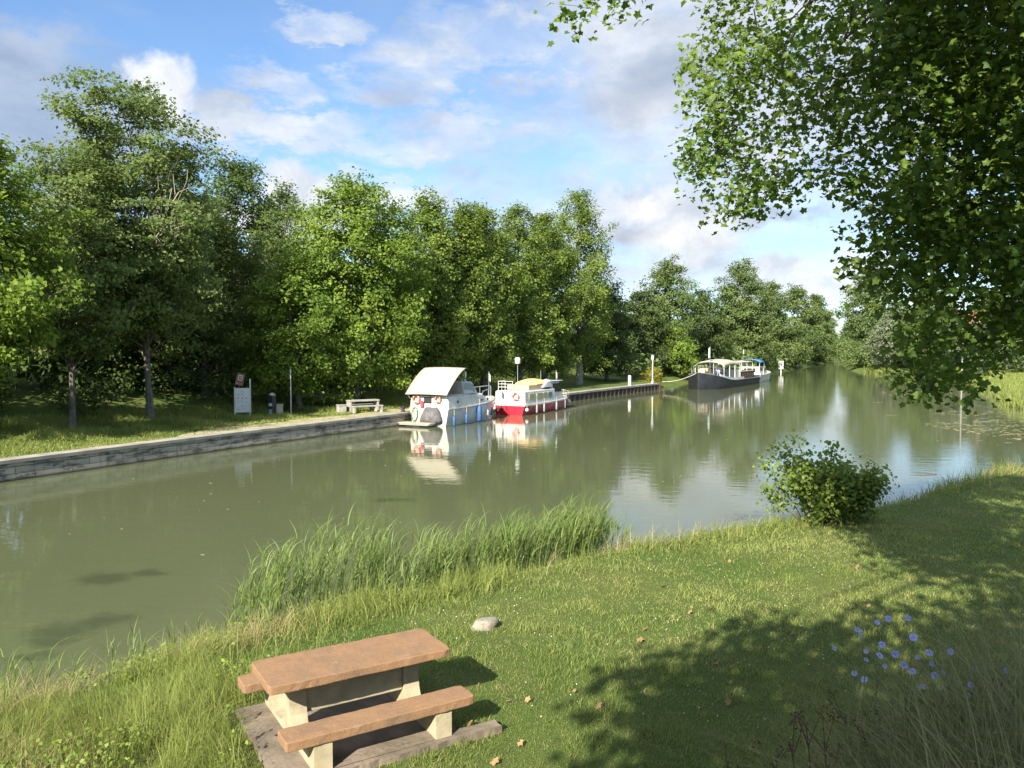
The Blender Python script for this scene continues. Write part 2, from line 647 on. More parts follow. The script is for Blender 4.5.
# ------------------------------------------------------------------ quay
def offset_line(L, d):
    """parallel of a polyline, d metres to its left (away from the water)"""
    out = []
    for i, p in enumerate(L):
        a = L[max(0, i - 1)]; b = L[min(len(L) - 1, i + 1)]
        t = (b - a) / np.linalg.norm(b - a)
        out.append(p + np.array([-t[1], t[0]]) * d)
    return np.array(out)


def resample(L, step):
    out = [L[0]]
    for a, b in zip(L[:-1], L[1:]):
        n = max(1, int(np.linalg.norm(b - a) / step))
        for k in range(1, n + 1):
            out.append(a + (b - a) * k / n)
    return np.array(out)


def sweep(L, prof):
    """sweep a closed profile of (offset, z) along a plan polyline"""
    cols = [offset_line(L, d) for d, z in prof]
    secs = []
    for i in range(len(L)):
        secs.append([(cols[k][i][0], cols[k][i][1], prof[k][1]) for k in range(len(prof))])
    return MB().loft(secs, close=True)


def stone_mat():
    m = bpy.data.materials.new('weathered_concrete')
    m.use_nodes = True
    t = NT(m.node_tree)
    g = t.n('ShaderNodeNewGeometry').outputs['Position']
    sep = t.n('ShaderNodeSeparateXYZ'); t.put(sep.inputs[0], g)
    along = t.math('ADD', t.math('MULTIPLY', sep.outputs[0], 0.45), t.math('MULTIPLY', sep.outputs[1], 0.89))
    cb = t.n('ShaderNodeCombineXYZ'); t.put(cb.inputs[0], along); t.put(cb.inputs[1], sep.outputs[2])
    v = cb.outputs[0]
    br = t.n('ShaderNodeTexBrick')
    t.put(br.inputs['Vector'], v)
    br.inputs['Scale'].default_value = 1
    br.inputs['Brick Width'].default_value = 1.3
    br.inputs['Row Height'].default_value = 0.225
    br.inputs['Mortar Size'].default_value = 0.014
    br.inputs['Mortar Smooth'].default_value = 0.3
    br.inputs['Color1'].default_value = (0.40, 0.35, 0.265, 1)
    br.inputs['Color2'].default_value = (0.30, 0.265, 0.20, 1)
    br.inputs['Mortar'].default_value = (0.13, 0.115, 0.09, 1)
    st = t.smooth(t.noise(t.scalevec(v, (0.9, 3.4, 1)), 1.3, 8, 0.72), 0.46, 0.60)
    c = t.mix(t.math('MULTIPLY', st, 0.76), br.outputs[0], (0.026, 0.025, 0.023))
    dr = t.smooth(t.noise(t.scalevec(v, (7, 0.7, 1)), 1.0, 5, 0.6), 0.52, 0.70)
    c = t.mix(t.math('MULTIPLY', dr, 0.5), c, (0.06, 0.055, 0.045))
    wet = t.smooth(sep.outputs[2], 0.12, 0.02)
    c = t.mix(t.math('MULTIPLY', wet, 0.8), c, (0.022, 0.024, 0.016))
    b = t.n('ShaderNodeBsdfPrincipled')
    t.put(b.inputs['Base Color'], c)
    b.inputs['Roughness'].default_value = 0.85
    bp = t.n('ShaderNodeBump'); bp.inputs['Strength'].default_value = 0.6; bp.inputs['Distance'].default_value = 0.02
    t.put(bp.inputs['Height'], t.math('ADD', t.noise(g, 14, 6, 0.65), t.math('MULTIPLY', br.outputs['Fac'], -1.0)))
    t.put(b.inputs['Normal'], bp.outputs[0])
    o = t.n('ShaderNodeOutputMaterial'); t.put(o.inputs[0], b.outputs[0])
    return m


m_stone = stone_mat()
m_cap = pmat('cap_concrete', (0.317, 0.290, 0.238), 0.85, col2=(0.211, 0.189, 0.150), nscale=1.3, bump=0.4, bscale=20)
m_rust = pmat('rusty_steel', (0.085, 0.05, 0.035), 0.8, col2=(0.035, 0.026, 0.022), nscale=1.5, bump=0.4, bscale=15)
m_rust2 = pmat('red_rust', (0.23, 0.075, 0.05), 0.85, col2=(0.14, 0.07, 0.05), nscale=2, bump=0.3)

Qfull = LEFT[1:7]
split_pt = LEFT[4] + (LEFT[5] - LEFT[4]) * 0.62
Q1 = resample(np.vstack([LEFT[1:5], [split_pt]]), 1.6)
Q2 = resample(np.vstack([[split_pt], LEFT[5:7]]), 1.0)

root = empty('quay_wall', (Q1[0][0], Q1[0][1], 0))
tag(root, 'weathered grey concrete block quay wall stained black along the far bank', 'quay wall')


def place_world(o):
    """parent already set: keep world coordinates of the mesh"""
    o.matrix_parent_inverse = Matrix.Translation(-Vector(o.parent.location))
    return o


b = sweep(Q1, [(0.02, -1.2), (0.02, 0.225), (0.045, 0.245), (0.045, 0.44), (0.07, 0.46), (0.07, 0.575), (0.5, 0.575), (0.5, -1.2)])
place_world(b.build('wall', m_stone, root))
b = sweep(Q1, [(0.0, 0.578), (0.0, 0.69), (0.03, 0.705), (0.62, 0.70), (0.62, 0.578)])
place_world(b.build('coping', m_cap, root))

root = empty('pile_wall', (Q2[0][0], Q2[0][1], 0))
tag(root, 'dark brown steel sheet pile wall under a pale coping past the boats', 'quay wall')
L2 = resample(np.vstack([[split_pt], LEFT[5:7]]), 0.25)
zig = np.array([0.02, 0.02, 0.28, 0.28])
off = [offset_line(L2, d) for d in (0.02, 0.26)]
secs = []
for i in range(len(L2)):
    k = 0 if (i % 4) in (0, 1) else 1
    p = off[k][i]
    q = offset_line(L2, 0.5)[i] if False else None
    secs.append([(p[0], p[1], -1.2), (p[0], p[1], 0.53)])
place_world(MB().loft(secs, capa=False, capb=False).build('sheet_piles', m_rust, root, recalc=False))
b = sweep(Q2, [(0.0, 0.533), (0.0, 0.69), (0.03, 0.705), (0.75, 0.70), (0.75, 0.533)])
place_world(b.build('coping', m_cap, root))

# low rusty piles continuing past the quay's end
root = empty('rusty_piles', (LEFT[6][0], LEFT[6][1], 0))
L3 = resample(np.array([LEFT[6] + (0.1, 0.35), (17.1, 90.0)]), 0.3)
b = MB()
of = [offset_line(L3, d) for d in (0.05, 0.3)]
secs = []
for i in range(len(L3)):
    p = of[0 if (i % 4) in (0, 1) else 1][i]
    h = 0.45 - 0.03 * i
    secs.append([(p[0], p[1], -1), (p[0], p[1], max(.15, h))])
o = b.loft(secs, capa=False, capb=False).build('sheet_piles', m_rust2, root, recalc=False)
place_world(o)
tag(root, 'short row of reddish rusty sheet piles at the end of the quay', 'piles')

# dry path along the quay
pl = Q1[(Q1[:, 1] > 27)]
pl = resample(pl, 0.8)
po1 = offset_line(pl, 0.63)
wid = np.array([0.5 + 1.2 * sstep(p[1], 29, 36) + 0.35 * math.sin(i * 0.9) + 0.2 * math.sin(i * 2.3) for i, p in enumerate(pl)])
V = []
for i in range(len(pl)):
    for k in range(5):
        q = offset_line(pl, 0.63 + wid[i] * k / 4)[i]
        V.append((q[0], q[1], 0))
V = np.array(V)
V[:, 2] = height(V[:, :2]) + 0.012
F = [(i * 5 + k, (i + 1) * 5 + k, (i + 1) * 5 + k + 1, i * 5 + k + 1) for i in range(len(pl) - 1) for k in range(4)]
tag(npmesh('path', V, np.array(F), pmat('dry_path', (0.34, 0.29, 0.18), 0.95, col2=(0.22, 0.205, 0.09), nscale=1.2, bump=0.5, bscale=25)), kind='structure')


# ------------------------------------------------------------------ foliage engine
def unit(a):
    return a / (np.linalg.norm(a, axis=-1, keepdims=True) + 1e-9)


RHOMB = (np.array([(0, -0.5, 0), (0.33, 0.02, 0.06), (0, 0.5, -0.05), (-0.33, 0.02, 0.06)]), np.array([[0, 1, 2, 3]]))
_pl = [(-90, .18), (-62, .50), (-30, .62), (-8, .52), (28, .92), (56, .62), (90, 1.05), (124, .62), (152, .92), (188, .52), (210, .62), (242, .50)]
PLANE = (np.array([(0, -0.02, -0.07)] + [(0.5 * r * math.cos(R(a)), 0.5 * r * math.sin(R(a)), 0.05 * math.sin(3 * R(a)) - 0.10 * r * r) for a, r in _pl]),
         np.array([[0, 1 + i, 1 + (i + 1) % len(_pl)] for i in range(len(_pl))]))


def leaves(C, N, size, shape, r, spin=True):
    """leaf polygons of a shape at centres C with normals N"""
    n = len(C)
    N = unit(N)
    T = unit(np.cross(N, unit(r.normal(size=(n, 3)))))
    B = np.cross(N, T)
    sv, sf = shape
    sz = np.broadcast_to(size, (n,))[:, None]
    V = C[:, None, :] + sz[:, :, None] * (sv[None, :, 0:1] * T[:, None, :] + sv[None, :, 1:2] * B[:, None, :] + sv[None, :, 2:3] * N[:, None, :])
    k = len(sv)
    F = (np.arange(n) * k)[:, None, None] + sf[None]
    return V.reshape(-1, 3), F.reshape(-1, sf.shape[1]), k


def profile(pts):
    p = np.array(pts, float)
    return lambda t: np.interp(t, p[:, 0], p[:, 1])


PROF = {
    'round': profile([(0, .45), (.15, .8), (.4, 1), (.65, .92), (.85, .62), (1, .18)]),
    'skirt': profile([(0, .75), (.15, .95), (.4, 1), (.65, .85), (.85, .52), (1, .08)]),
    'poplar': profile([(0, .7), (.2, .95), (.45, 1), (.7, .90), (.86, .62), (1, .08)]),
    'broad': profile([(0, .4), (.2, .75), (.45, 1), (.7, .98), (.86, .78), (1, .30)]),
    'tall': profile([(0, .35), (.15, .7), (.35, .95), (.55, 1), (.75, .78), (.9, .45), (1, .1)]),
}


def tree_geo(seed, H, base, rad, prof='round', nb=70, nsub=7, nl=26, leaf=0.30, sub=0.75, up=0.25, sparse=1.0, flat=0.6, asp=1.0, trunk_r=None, lean=(0, 0)):
    """returns trunk MB and leaf arrays; local coordinates with the foot at the origin"""
    r = np.random.default_rng(seed)
    mb = MB()
    tr = trunk_r or 0.014 * H + 0.05
    top = np.array([lean[0], lean[1], H * 0.93])
    K = 9
    wob = r.normal(size=(K, 2)) * 0.012 * H
    wob[0] = 0
    tp = []
    for i in range(K):
        s = i / (K - 1)
        tp.append(np.array([top[0] * s + wob[i, 0] * s, top[1] * s + wob[i, 1] * s, -0.3 + (top[2] + 0.3) * s]))
    tpa = np.array(tp)
    rr = [tr * (1.35 if i == 0 else 1) * (1 - 0.93 * i / (K - 1)) for i in range(K)]
    mb.tube(tp, rr, 8)
    taxis = lambda z: np.array([np.interp(z, tpa[:, 2], tpa[:, 0]), np.interp(z, tpa[:, 2], tpa[:, 1]), z])
    pf = PROF[prof]
    # lobes make the outline uneven
    lob = r.uniform(0, 6.28, 4)
    C, D, TN = [], [], []
    for i in range(nb):
        t = ((i + r.uniform(0, 1)) / nb) ** 0.85
        az = i * 2.39996 + r.uniform(-0.5, 0.5)
        z1 = base + (H - base) * t
        lobe = 1 + 0.20 * math.sin(2 * az + lob[0] + 3 * t) + 0.12 * math.sin(3 * az + lob[1] - 5 * t) + 0.10 * math.sin(9 * t + lob[2])
        rr_ = rad * pf(t) * lobe * r.uniform(0.55, 1.06) * asp
        z0 = max(base * r.uniform(0.7, 1.5), z1 - rr_ * (0.35 + up * 1.6) - 0.4)
        z0 = min(z0, H * 0.9)
        a = taxis(z0)
        e = taxis(min(z1, H)) + np.array([math.cos(az) * rr_, math.sin(az) * rr_, 0])
        e[2] = z1 + r.uniform(-.3, .3)
        mid = (a + e) / 2 + np.array([0, 0, 0.12 * rr_]) + r.normal(size=3) * 0.06 * rr_
        ss = np.linspace(0, 1, 5)[:, None]
        cur = (1 - ss) ** 2 * a + 2 * ss * (1 - ss) * mid + ss ** 2 * e
        br = max(0.02, tr * 0.32 * (1 - 0.75 * t))
        mb.tube([tuple(p) for p in cur], [br * (1 - 0.85 * k / 4) for k in range(5)], 5)
        if r.uniform() > sparse:
            continue
        btint = r.uniform(0.15, 0.85)
        m = max(2, int(nsub * (0.45 + 0.75 * pf(t)) * r.uniform(0.7, 1.3)))
        for q in range(m):
            s = r.uniform(0.42, 1.0) ** 0.8
            c = (1 - s) ** 2 * a + 2 * s * (1 - s) * mid + s ** 2 * e
            c = c + r.normal(size=3) * np.array([sub * 0.55, sub * 0.55, sub * 0.38])
            kk = int(nl * 1.75 * r.uniform(0.6, 1.3))
            off = r.normal(size=(kk, 3)) * np.array([sub * 0.42, sub * 0.42, sub * 0.42 * flat])
            C.append(c + off)
            out = np.array([c[0], c[1], (c[2] - H * 0.55) * 0.6])
            out = out / (np.linalg.norm(out) + 1e-6)
            D.append(np.tile(out * 0.75 + np.array([0, 0, 0.55]), (kk, 1)) + r.normal(size=(kk, 3)) * 0.55)
            TN.append(np.clip(btint + r.uniform(-0.18, 0.18) + r.normal(size=kk) * 0.14, 0, 1))
    C = np.vstack(C); D = np.vstack(D); TN = np.concatenate(TN)
    low = C[:, 2] > 0.15
    C, D, TN = C[low], D[low], TN[low]
    V, F, k = leaves(C, D, leaf * 0.74 * r.uniform(0.65, 1.3, len(C)), RHOMB, r)
    return mb, V, F, np.repeat(TN, k)


bark_grey = pmat('bark_grey', (0.16, 0.14, 0.11), 0.9, col2=(0.07, 0.06, 0.05), nscale=5, bump=0.6, bscale=18)
bark_pale = pmat('bark_pale', (0.32, 0.30, 0.25), 0.9, col2=(0.18, 0.16, 0.13), nscale=4, bump=0.5, bscale=18)
bark_brown = pmat('bark_brown', (0.10, 0.08, 0.06), 0.9, col2=(0.05, 0.04, 0.03), nscale=5, bump=0.6, bscale=18)

LM = {
    'walnut': leafmat('leaf_walnut', (0.075, 0.132, 0.018), (0.207, 0.289, 0.040), 0.42),
    'locust': leafmat('leaf_locust', (0.077, 0.123, 0.032), (0.181, 0.232, 0.063), 0.42),
    'oak': leafmat('leaf_oak', (0.050, 0.085, 0.022), (0.119, 0.169, 0.040), 0.35),
    'poplar': leafmat('leaf_poplar', (0.094, 0.150, 0.025), (0.213, 0.282, 0.053), 0.42),
    'sycamore': leafmat('leaf_sycamore', (0.085, 0.148, 0.020), (0.207, 0.289, 0.043), 0.42),
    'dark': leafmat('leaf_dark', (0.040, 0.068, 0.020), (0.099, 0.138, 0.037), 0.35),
    'far': leafmat('leaf_far', (0.071, 0.115, 0.035), (0.157, 0.207, 0.060), 0.35),
    'grey': leafmat('leaf_grey', (0.095, 0.123, 0.069), (0.185, 0.213, 0.123), 0.35),
    'yellow': leafmat('leaf_yellow', (0.15, 0.15, 0.02), (0.28, 0.25, 0.03), 0.35),
}


def plant_tree(px, dep, ytop, label, name='tree', kind='oak', cat='tree', rad=4.0, base=2.5, bark=bark_grey, seed=1, group=None, zfoot=None, **kw):
    """a tree seen at column px of the photograph, standing dep metres away, its tip at row ytop"""
    X = (px - 512) / 800 * dep
    ztop = 4.2 + (350 - ytop) / 800 * dep
    g = hz(X, dep) if zfoot is None else zfoot
    root = empty(name, (X, dep, g))
    tag(root, label, cat, group)
    mb, V, F, T = tree_geo(seed, ztop - g, base, rad, **kw)
    mb.build('trunk', bark, root, smooth=True, recalc=False)
    npmesh('crown', V, F, LM[kind], root, T)
    return root


def left_offset(y, d):
    """point d metres behind the left bank line at distance y"""
    x = np.interp(y, LEFT[:, 1], LEFT[:, 0])
    return x - d * 0.9, y + d * 0.42


def build_trees():
    # --- left bank, from the left edge of the photograph to the far end of the canal
    plant_tree(-22, 29, 140, 'bright green walnut tree reaching in at the edge of the photo by the sunlit grass', 'walnut_tree', 'walnut', rad=3.1, base=2.6, seed=11, nb=85, nl=30, leaf=0.26, sub=0.62)
    plant_tree(71, 35, 150, 'locust tree with a slim trunk in the shade near the left edge', 'locust_tree', 'locust', rad=3.7, base=3.2, bark=bark_grey, trunk_r=.14, seed=12, prof='broad', nb=90, nl=26, leaf=0.25, sub=0.65, flat=0.4, up=0.4)
    t3 = plant_tree(150, 39, 90, 'tallest locust tree on the left bank with bare dead twigs in its crown', 'locust_tree', 'locust', rad=4.6, base=4.0, bark=bark_grey, trunk_r=.18, seed=13, prof='broad', nb=150, nl=28, leaf=0.26, sub=0.72, flat=0.42, up=0.45, lean=(-0.9, 0))
    # dead limbs of that tree
    r = np.random.default_rng(5)
    mb = MB()
    Hh = 11.0
    for k in range(11):
        a = np.array([0.3 + r.uniform(-.3, .3), -0.6, 5.5 + r.uniform(0, 3)])
        e = np.array([r.uniform(0.2, 3.6), r.uniform(-3.4, -1.2), r.uniform(8.0, 11.2)])
        mid = (a + e) / 2 + np.array([-0.2, 0, 0.5])
        cur = [tuple((1 - s) ** 2 * a + 2 * s * (1 - s) * mid + s * s * e) for s in np.linspace(0, 1, 6)]
        mb.tube(cur, [0.038 * (1 - .8 * i / 5) for i in range(6)], 5)
        for q in range(4):
            p = np.array(cur[3 + q % 3])
            mb.tube([tuple(p), tuple(p + r.normal(size=3) * 0.25 + (0.1, -.1, .5)), tuple(p + r.normal(size=3) * 0.4 + (0.3, -.2, .9))], [0.02, 0.015, 0.008], 4)
    mb.build('dead_branches', pmat('dead_wood', (0.36, 0.31, 0.24), 0.9), t3, recalc=False)
    plant_tree(205, 47, 205, 'mid green tree filling in below the dark oak', 'broadleaf_tree', 'locust', rad=4.4, base=1.2, seed=14, nb=80, nl=26, leaf=0.28, sub=0.75, prof='skirt')
    plant_tree(236, 54, 158, 'dark round-topped oak rising behind the sign board', 'oak_tree', 'oak', rad=4.6, base=3, bark=bark_brown, seed=15, nb=90, nl=28, leaf=0.28, sub=0.8)
    plant_tree(286, 64, 187, 'thin grey-green tree far behind in the dip of the tree line', 'thin_tree', 'far', rad=3.0, base=5, seed=16, nb=60, nl=22, leaf=0.30, sub=0.7, prof='tall', sparse=0.8)
    plant_tree(300, 46, 262, 'low leafy tree leaning over the metal pole on the quay', 'leafy_tree', 'sycamore', rad=2.9, base=0.9, seed=17, nb=60, nl=26, leaf=0.26, sub=0.65, prof='skirt', lean=(-.3, -1.2))
    plant_tree(356, 50, 184, 'broad sycamore with foliage down to the bank behind the concrete picnic table', 'sycamore_tree', 'sycamore', rad=5.4, base=1.5, seed=18, nb=160, nl=30, leaf=0.29, sub=0.8, prof='round', trunk_r=.2)
    for i, (px, d, yt, rad, lab) in enumerate([
            (428, 58, 197, 3.5, 'pointed poplar directly behind the cover of the white boat'),
            (459, 61, 206, 2.9, 'pointed poplar behind the bow of the white boat'),
            (484, 65, 209, 3.0, 'pointed poplar behind the gap between the two near boats'),
            (519, 70, 209, 3.5, 'pointed poplar behind the stern of the red and white boat'),
            (545, 76, 214, 3.4, 'pointed poplar behind the bow of the red and white boat')]):
        plant_tree(px, d, yt, lab, 'poplar_tree', 'poplar', rad=rad, base=1.6, bark=bark_grey, seed=20 + i, nb=110, nl=28, leaf=0.30, sub=0.68, prof='poplar', up=0.7, flat=0.8, group='poplars behind the near boats')
    plant_tree(579, 82, 192, 'tallest poplar at the end of the row with pale limbs showing', 'poplar_tree', 'poplar', rad=4.0, base=2.5, bark=bark_pale, seed=27, nb=110, nl=26, leaf=0.32, sub=0.72, prof='poplar', up=0.8, flat=0.9, group='poplars behind the near boats', trunk_r=0.3)
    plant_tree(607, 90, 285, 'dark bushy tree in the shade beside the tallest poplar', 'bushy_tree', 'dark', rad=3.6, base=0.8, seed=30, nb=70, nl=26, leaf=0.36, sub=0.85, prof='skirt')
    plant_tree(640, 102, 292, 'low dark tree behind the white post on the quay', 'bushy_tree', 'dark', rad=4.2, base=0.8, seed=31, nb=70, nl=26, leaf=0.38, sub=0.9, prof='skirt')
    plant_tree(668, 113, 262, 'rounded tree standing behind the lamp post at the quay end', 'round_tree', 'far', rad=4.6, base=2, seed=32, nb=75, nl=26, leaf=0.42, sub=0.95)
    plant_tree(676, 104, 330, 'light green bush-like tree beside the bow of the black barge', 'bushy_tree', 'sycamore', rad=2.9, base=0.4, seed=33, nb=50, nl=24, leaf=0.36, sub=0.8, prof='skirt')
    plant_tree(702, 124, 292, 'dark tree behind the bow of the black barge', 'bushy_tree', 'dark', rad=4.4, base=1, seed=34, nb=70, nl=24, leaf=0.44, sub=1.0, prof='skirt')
    plant_tree(741, 140, 264, 'tall rounded tree above the white canopy of the barge', 'round_tree', 'far', rad=5.4, base=2, seed=35, nb=85, nl=26, leaf=0.48, sub=1.1, prof='round')
    plant_tree(770, 165, 284, 'green tree above the blue-topped cruiser', 'round_tree', 'far', rad=5.4, base=1, seed=36, nb=75, nl=24, leaf=0.50, sub=1.1, prof='skirt')
    plant_tree(797, 205, 287, 'domed tree beyond the moored boats where the bank recedes', 'round_tree', 'far', rad=6.6, base=1, seed=37, nb=75, nl=24, leaf=0.58, sub=1.25)
    plant_tree(816, 245, 295, 'smaller domed tree next to last before the gap of sky', 'round_tree', 'far', rad=5.8, base=1, seed=38, nb=65, nl=24, leaf=0.66, sub=1.35, prof='skirt')
    plant_tree(825, 300, 312, 'last rounded tree on the left bank before the gap of sky', 'round_tree', 'far', rad=4.8, base=1, seed=39, nb=60, nl=22, leaf=0.75, sub=1.4, prof='skirt')
    plant_tree(751, 141, 322, 'low dark tree over the water behind the barge cabin', 'bushy_tree', 'dark', rad=3.6, base=0.5, seed=41, nb=55, nl=24, leaf=0.46, sub=1.0, prof='skirt')
    plant_tree(790, 178, 328, 'low dark tree over the water past the blue-topped cruiser', 'bushy_tree', 'dark', rad=4.0, base=0.4, seed=42, nb=55, nl=24, leaf=0.52, sub=1.1, prof='skirt')
    plant_tree(812, 222, 335, 'low tree overhanging the narrowing canal', 'bushy_tree', 'far', rad=4.0, base=0.4, seed=43, nb=50, nl=22, leaf=0.6, sub=1.2, prof='skirt')
    # trees standing along the same bank just outside the picture; they shade the foot of the wood
    first = None
    for i, (yy, dd) in enumerate(((-6, 8.6), (2, 9.4), (9, 8.6), (16, 9.4), (-2, 16), (6, 16.5), (12, 16))):
        x, y = left_offset(yy, dd)
        if first is None:
            root = empty('shade_tree', (x, y, hz(x, y)))
            tag(root, 'dense broadleaf tree continuing the wooded bank beyond the left edge', 'tree', 'trees beyond the left edge')
            mb, V, F, T = tree_geo(91, 14.5, 0.7, 5.2, prof='skirt', nb=100, nl=18, leaf=0.42, sub=0.9)
            mb.build('trunk', bark_grey, root, smooth=True, recalc=False)
            npmesh('crown', V, F, LM['dark'], root, T)
            first = root
        else:
            c = copy_tree(first)
            c.location = (x, y, hz(x, y))
            c.rotation_euler = (0, 0, 1.3 * i)
    # --- right bank
    plant_tree(871, 172, 268, 'tall green tree at the right edge of the gap of sky', 'round_tree', 'far', rad=6.0, base=1.5, seed=50, nb=85, nl=26, leaf=0.58, sub=1.25)
    plant_tree(851, 255, 322, 'small distant tree beside the end of the canal on the right bank', 'round_tree', 'far', rad=4.0, base=1, seed=51, nb=55, nl=22, leaf=0.7, sub=1.3, prof='skirt')
    plant_tree(897, 142, 308, 'greyish willow tree on the right bank behind the hanging leaves', 'willow_tree', 'grey', rad=5.2, base=1.0, seed=52, nb=75, nl=24, leaf=0.5, sub=1.1, prof='skirt')
    plant_tree(866, 162, 345, 'low round bush at the water on the right bank', 'waterside_bush', 'far', 'bush', rad=3.4, base=0.2, seed=53, nb=45, nl=24, leaf=0.5, sub=1.0, prof='skirt')
    plant_tree(930, 128, 285, 'green tree left of the red-roofed house', 'round_tree', 'far', rad=5.0, base=1.8, seed=54, nb=75, nl=24, leaf=0.46, sub=1.05)
    plant_tree(1012, 112, 262, 'dark tree at the right edge beside the red-roofed house', 'round_tree', 'dark', rad=5.2, base=2.2, seed=55, nb=80, nl=24, leaf=0.44, sub=1.05)
    plant_tree(962, 100, 322, 'grey-leaved tree on the right bank with a short pale trunk', 'willow_tree', 'grey', rad=2.8, base=1.8, bark=bark_pale, seed=56, nb=55, nl=24, leaf=0.40, sub=0.9)


build_trees()


def mass(name, spots, kind, label, cat, seed, leaf=0.3, n=220, trunk=True):
    """undergrowth or wood that reads as one mass"""
    r = np.random.default_rng(seed)
    C, D, T = [], [], []
    for (x, y, rx, h) in spots:
        g = hz(x, y)
        m = int(n * rx * h * 0.5)
        u = unit(r.normal(size=(m, 3)))
        rad = r.uniform(0.45, 1.0, m) ** 0.6
        p = u * rad[:, None] * np.array([rx, rx, h * 0.55]) + np.array([x, y, g + h * 0.5])
        p += r.normal(size=(m, 3)) * 0.12 * rx
        C.append(p)
        D.append(u * 0.8 + np.array([0, 0, .5]) + r.normal(size=(m, 3)) * 0.55)
        T.append(np.clip(r.uniform(.2, .8) + r.normal(size=m) * 0.2, 0, 1))
    C = np.vstack(C); D = np.vstack(D); T = np.concatenate(T)
    V, F, k = leaves(C, D, leaf * r.uniform(0.7, 1.3, len(C)), RHOMB, r)
    o = npmesh(name, V, F, LM[kind], None, np.repeat(T, k))
    tag(o, label, cat, kind='stuff')
    return o


r_ = np.random.default_rng(3)
sp = []
for y in np.arange(-12, 84, 1.7):
    for q in range(2):
        d = r_.uniform(9.0, 13.5)
        x, yy = left_offset(y, d)
        sp.append((x, yy, r_.uniform(0.8, 1.5), r_.uniform(0.9, 2.2)))
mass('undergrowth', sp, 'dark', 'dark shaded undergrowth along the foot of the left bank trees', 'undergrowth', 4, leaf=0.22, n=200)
sp = []
for y in np.arange(-14, 96, 2.6):
    for q in range(3):
        d = r_.uniform(13, 26)
        x, yy = left_offset(y, d)
        sp.append((x, yy, r_.uniform(2.0, 3.4), r_.uniform(6, 10.5)))
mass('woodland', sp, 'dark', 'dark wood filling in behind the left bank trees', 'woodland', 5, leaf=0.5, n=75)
sp = []
for y in np.arange(92, 330, 5.0):
    x, yy = left_offset(y, r_.uniform(1.8, 4.0))
    s = 1 + (y - 92) / 150
    sp.append((x, yy, r_.uniform(1.2, 2.2) * s, r_.uniform(1.6, 3.4) * s))
for y in np.arange(108, 360, 6):
    x, yy = left_offset(y, r_.uniform(10, 22))
    s = 1 + (y - 100) / 250
    sp.append((x, yy, 3.2 * s, r_.uniform(7, 10)))
mass('bank_scrub', sp, 'far', 'scrub and wood lining the far part of the left bank', 'scrub', 6, leaf=0.55, n=60)
sp = []
for y in np.arange(96, 340, 6):
    x = np.interp(y, NEAR[19:, 1], NEAR[19:, 0])
    s = 1 + (y - 96) / 160
    dd = r_.uniform(3, 6) + (14 if y < 150 else 0)
    sp.append((x + dd, y, r_.uniform(1.6, 2.6) * s, r_.uniform(2, 4) * s))
for q in range(40):
    y = r_.uniform(95, 190)
    x = np.interp(y, NEAR[19:, 1], NEAR[19:, 0])
    sp.append((x + r_.uniform(18, 50), y, r_.uniform(2.5, 4), r_.uniform(4, 8)))
mass('bank_scrub', sp, 'far', 'scrub and trees lining the right bank of the canal', 'scrub', 7, leaf=0.55, n=60)
sp = [(r_.uniform(52, 84), r_.uniform(104, 116), r_.uniform(1.6, 2.6), r_.uniform(2.0, 3.6)) for q in range(34)]
mass('hedge_scrub', sp, 'dark', 'dark scrubby hedge in front of the red-roofed house', 'scrub', 17, leaf=0.4, n=90)
# trees closing the view at the end of the canal
sp = []
for q in range(60):
    y = r_.uniform(520, 700)
    x = 0.404 * y + r_.uniform(-130, 130)
    sp.append((x, y, r_.uniform(7, 11), r_.uniform(9, 15)))
mass('distant_wood', sp, 'far', 'distant wood closing the end of the canal', 'woodland', 8, leaf=1.5, n=8)


# ------------------------------------------------------------------ grass
def blades(name, base, L, W, lean_dir, lean, K, mat, tint, label, cat, r, parent=None, kind='stuff'):
    n = len(base)
    s = np.linspace(0, 1, K + 1)
    h = np.stack([np.cos(lean_dir), np.sin(lean_dir), np.zeros(n)], -1)
    fa = r.uniform(0, 6.283, n)
    side = np.stack([np.cos(fa), np.sin(fa), np.zeros(n)], -1)
    P = base[:, None, :] + (L * lean)[:, None, None] * (s ** 1.8)[None, :, None] * h[:, None, :]
    P[:, :, 2] += L[:, None] * (s[None, :] - 0.42 * np.clip(lean, 0, 1.3)[:, None] * s[None, :] ** 2.2)
    w = W[:, None] * (1 - s[None, :] ** 1.5 * 0.96) * 0.5
    A = P - side[:, None, :] * w[:, :, None]
    B = P + side[:, None, :] * w[:, :, None]
    V = np.stack([A, B], 2).reshape(-1, 3)
    k = 2 * (K + 1)
    o = (np.arange(n) * k)[:, None, None]
    f = np.array([[2 * i, 2 * i + 1, 2 * i + 3, 2 * i + 2] for i in range(K)])[None]
    F = (o + f).reshape(-1, 4)
    ob = npmesh(name, V, F, mat, parent, np.repeat(tint, k))
    tag(ob, label, cat, kind=kind)
    return ob


m_lawn = leafmat('grass_lawn', (0.130, 0.180, 0.036), (0.355, 0.385, 0.125), 0.42, gloss=0.03)
m_tall = leafmat('grass_tall', (0.110, 0.168, 0.030), (0.335, 0.360, 0.105), 0.45, gloss=0.03)
m_dry = leafmat('grass_dry', (0.20, 0.165, 0.07), (0.42, 0.35, 0.17), 0.3, gloss=0.04)
m_reed = leafmat('reed_leaf', (0.095, 0.158, 0.036), (0.235, 0.295, 0.085), 0.42, gloss=0.05)
m_weed = leafmat('weed_leaf', (0.115, 0.125, 0.042), (0.33, 0.30, 0.16), 0.3, gloss=0.04)

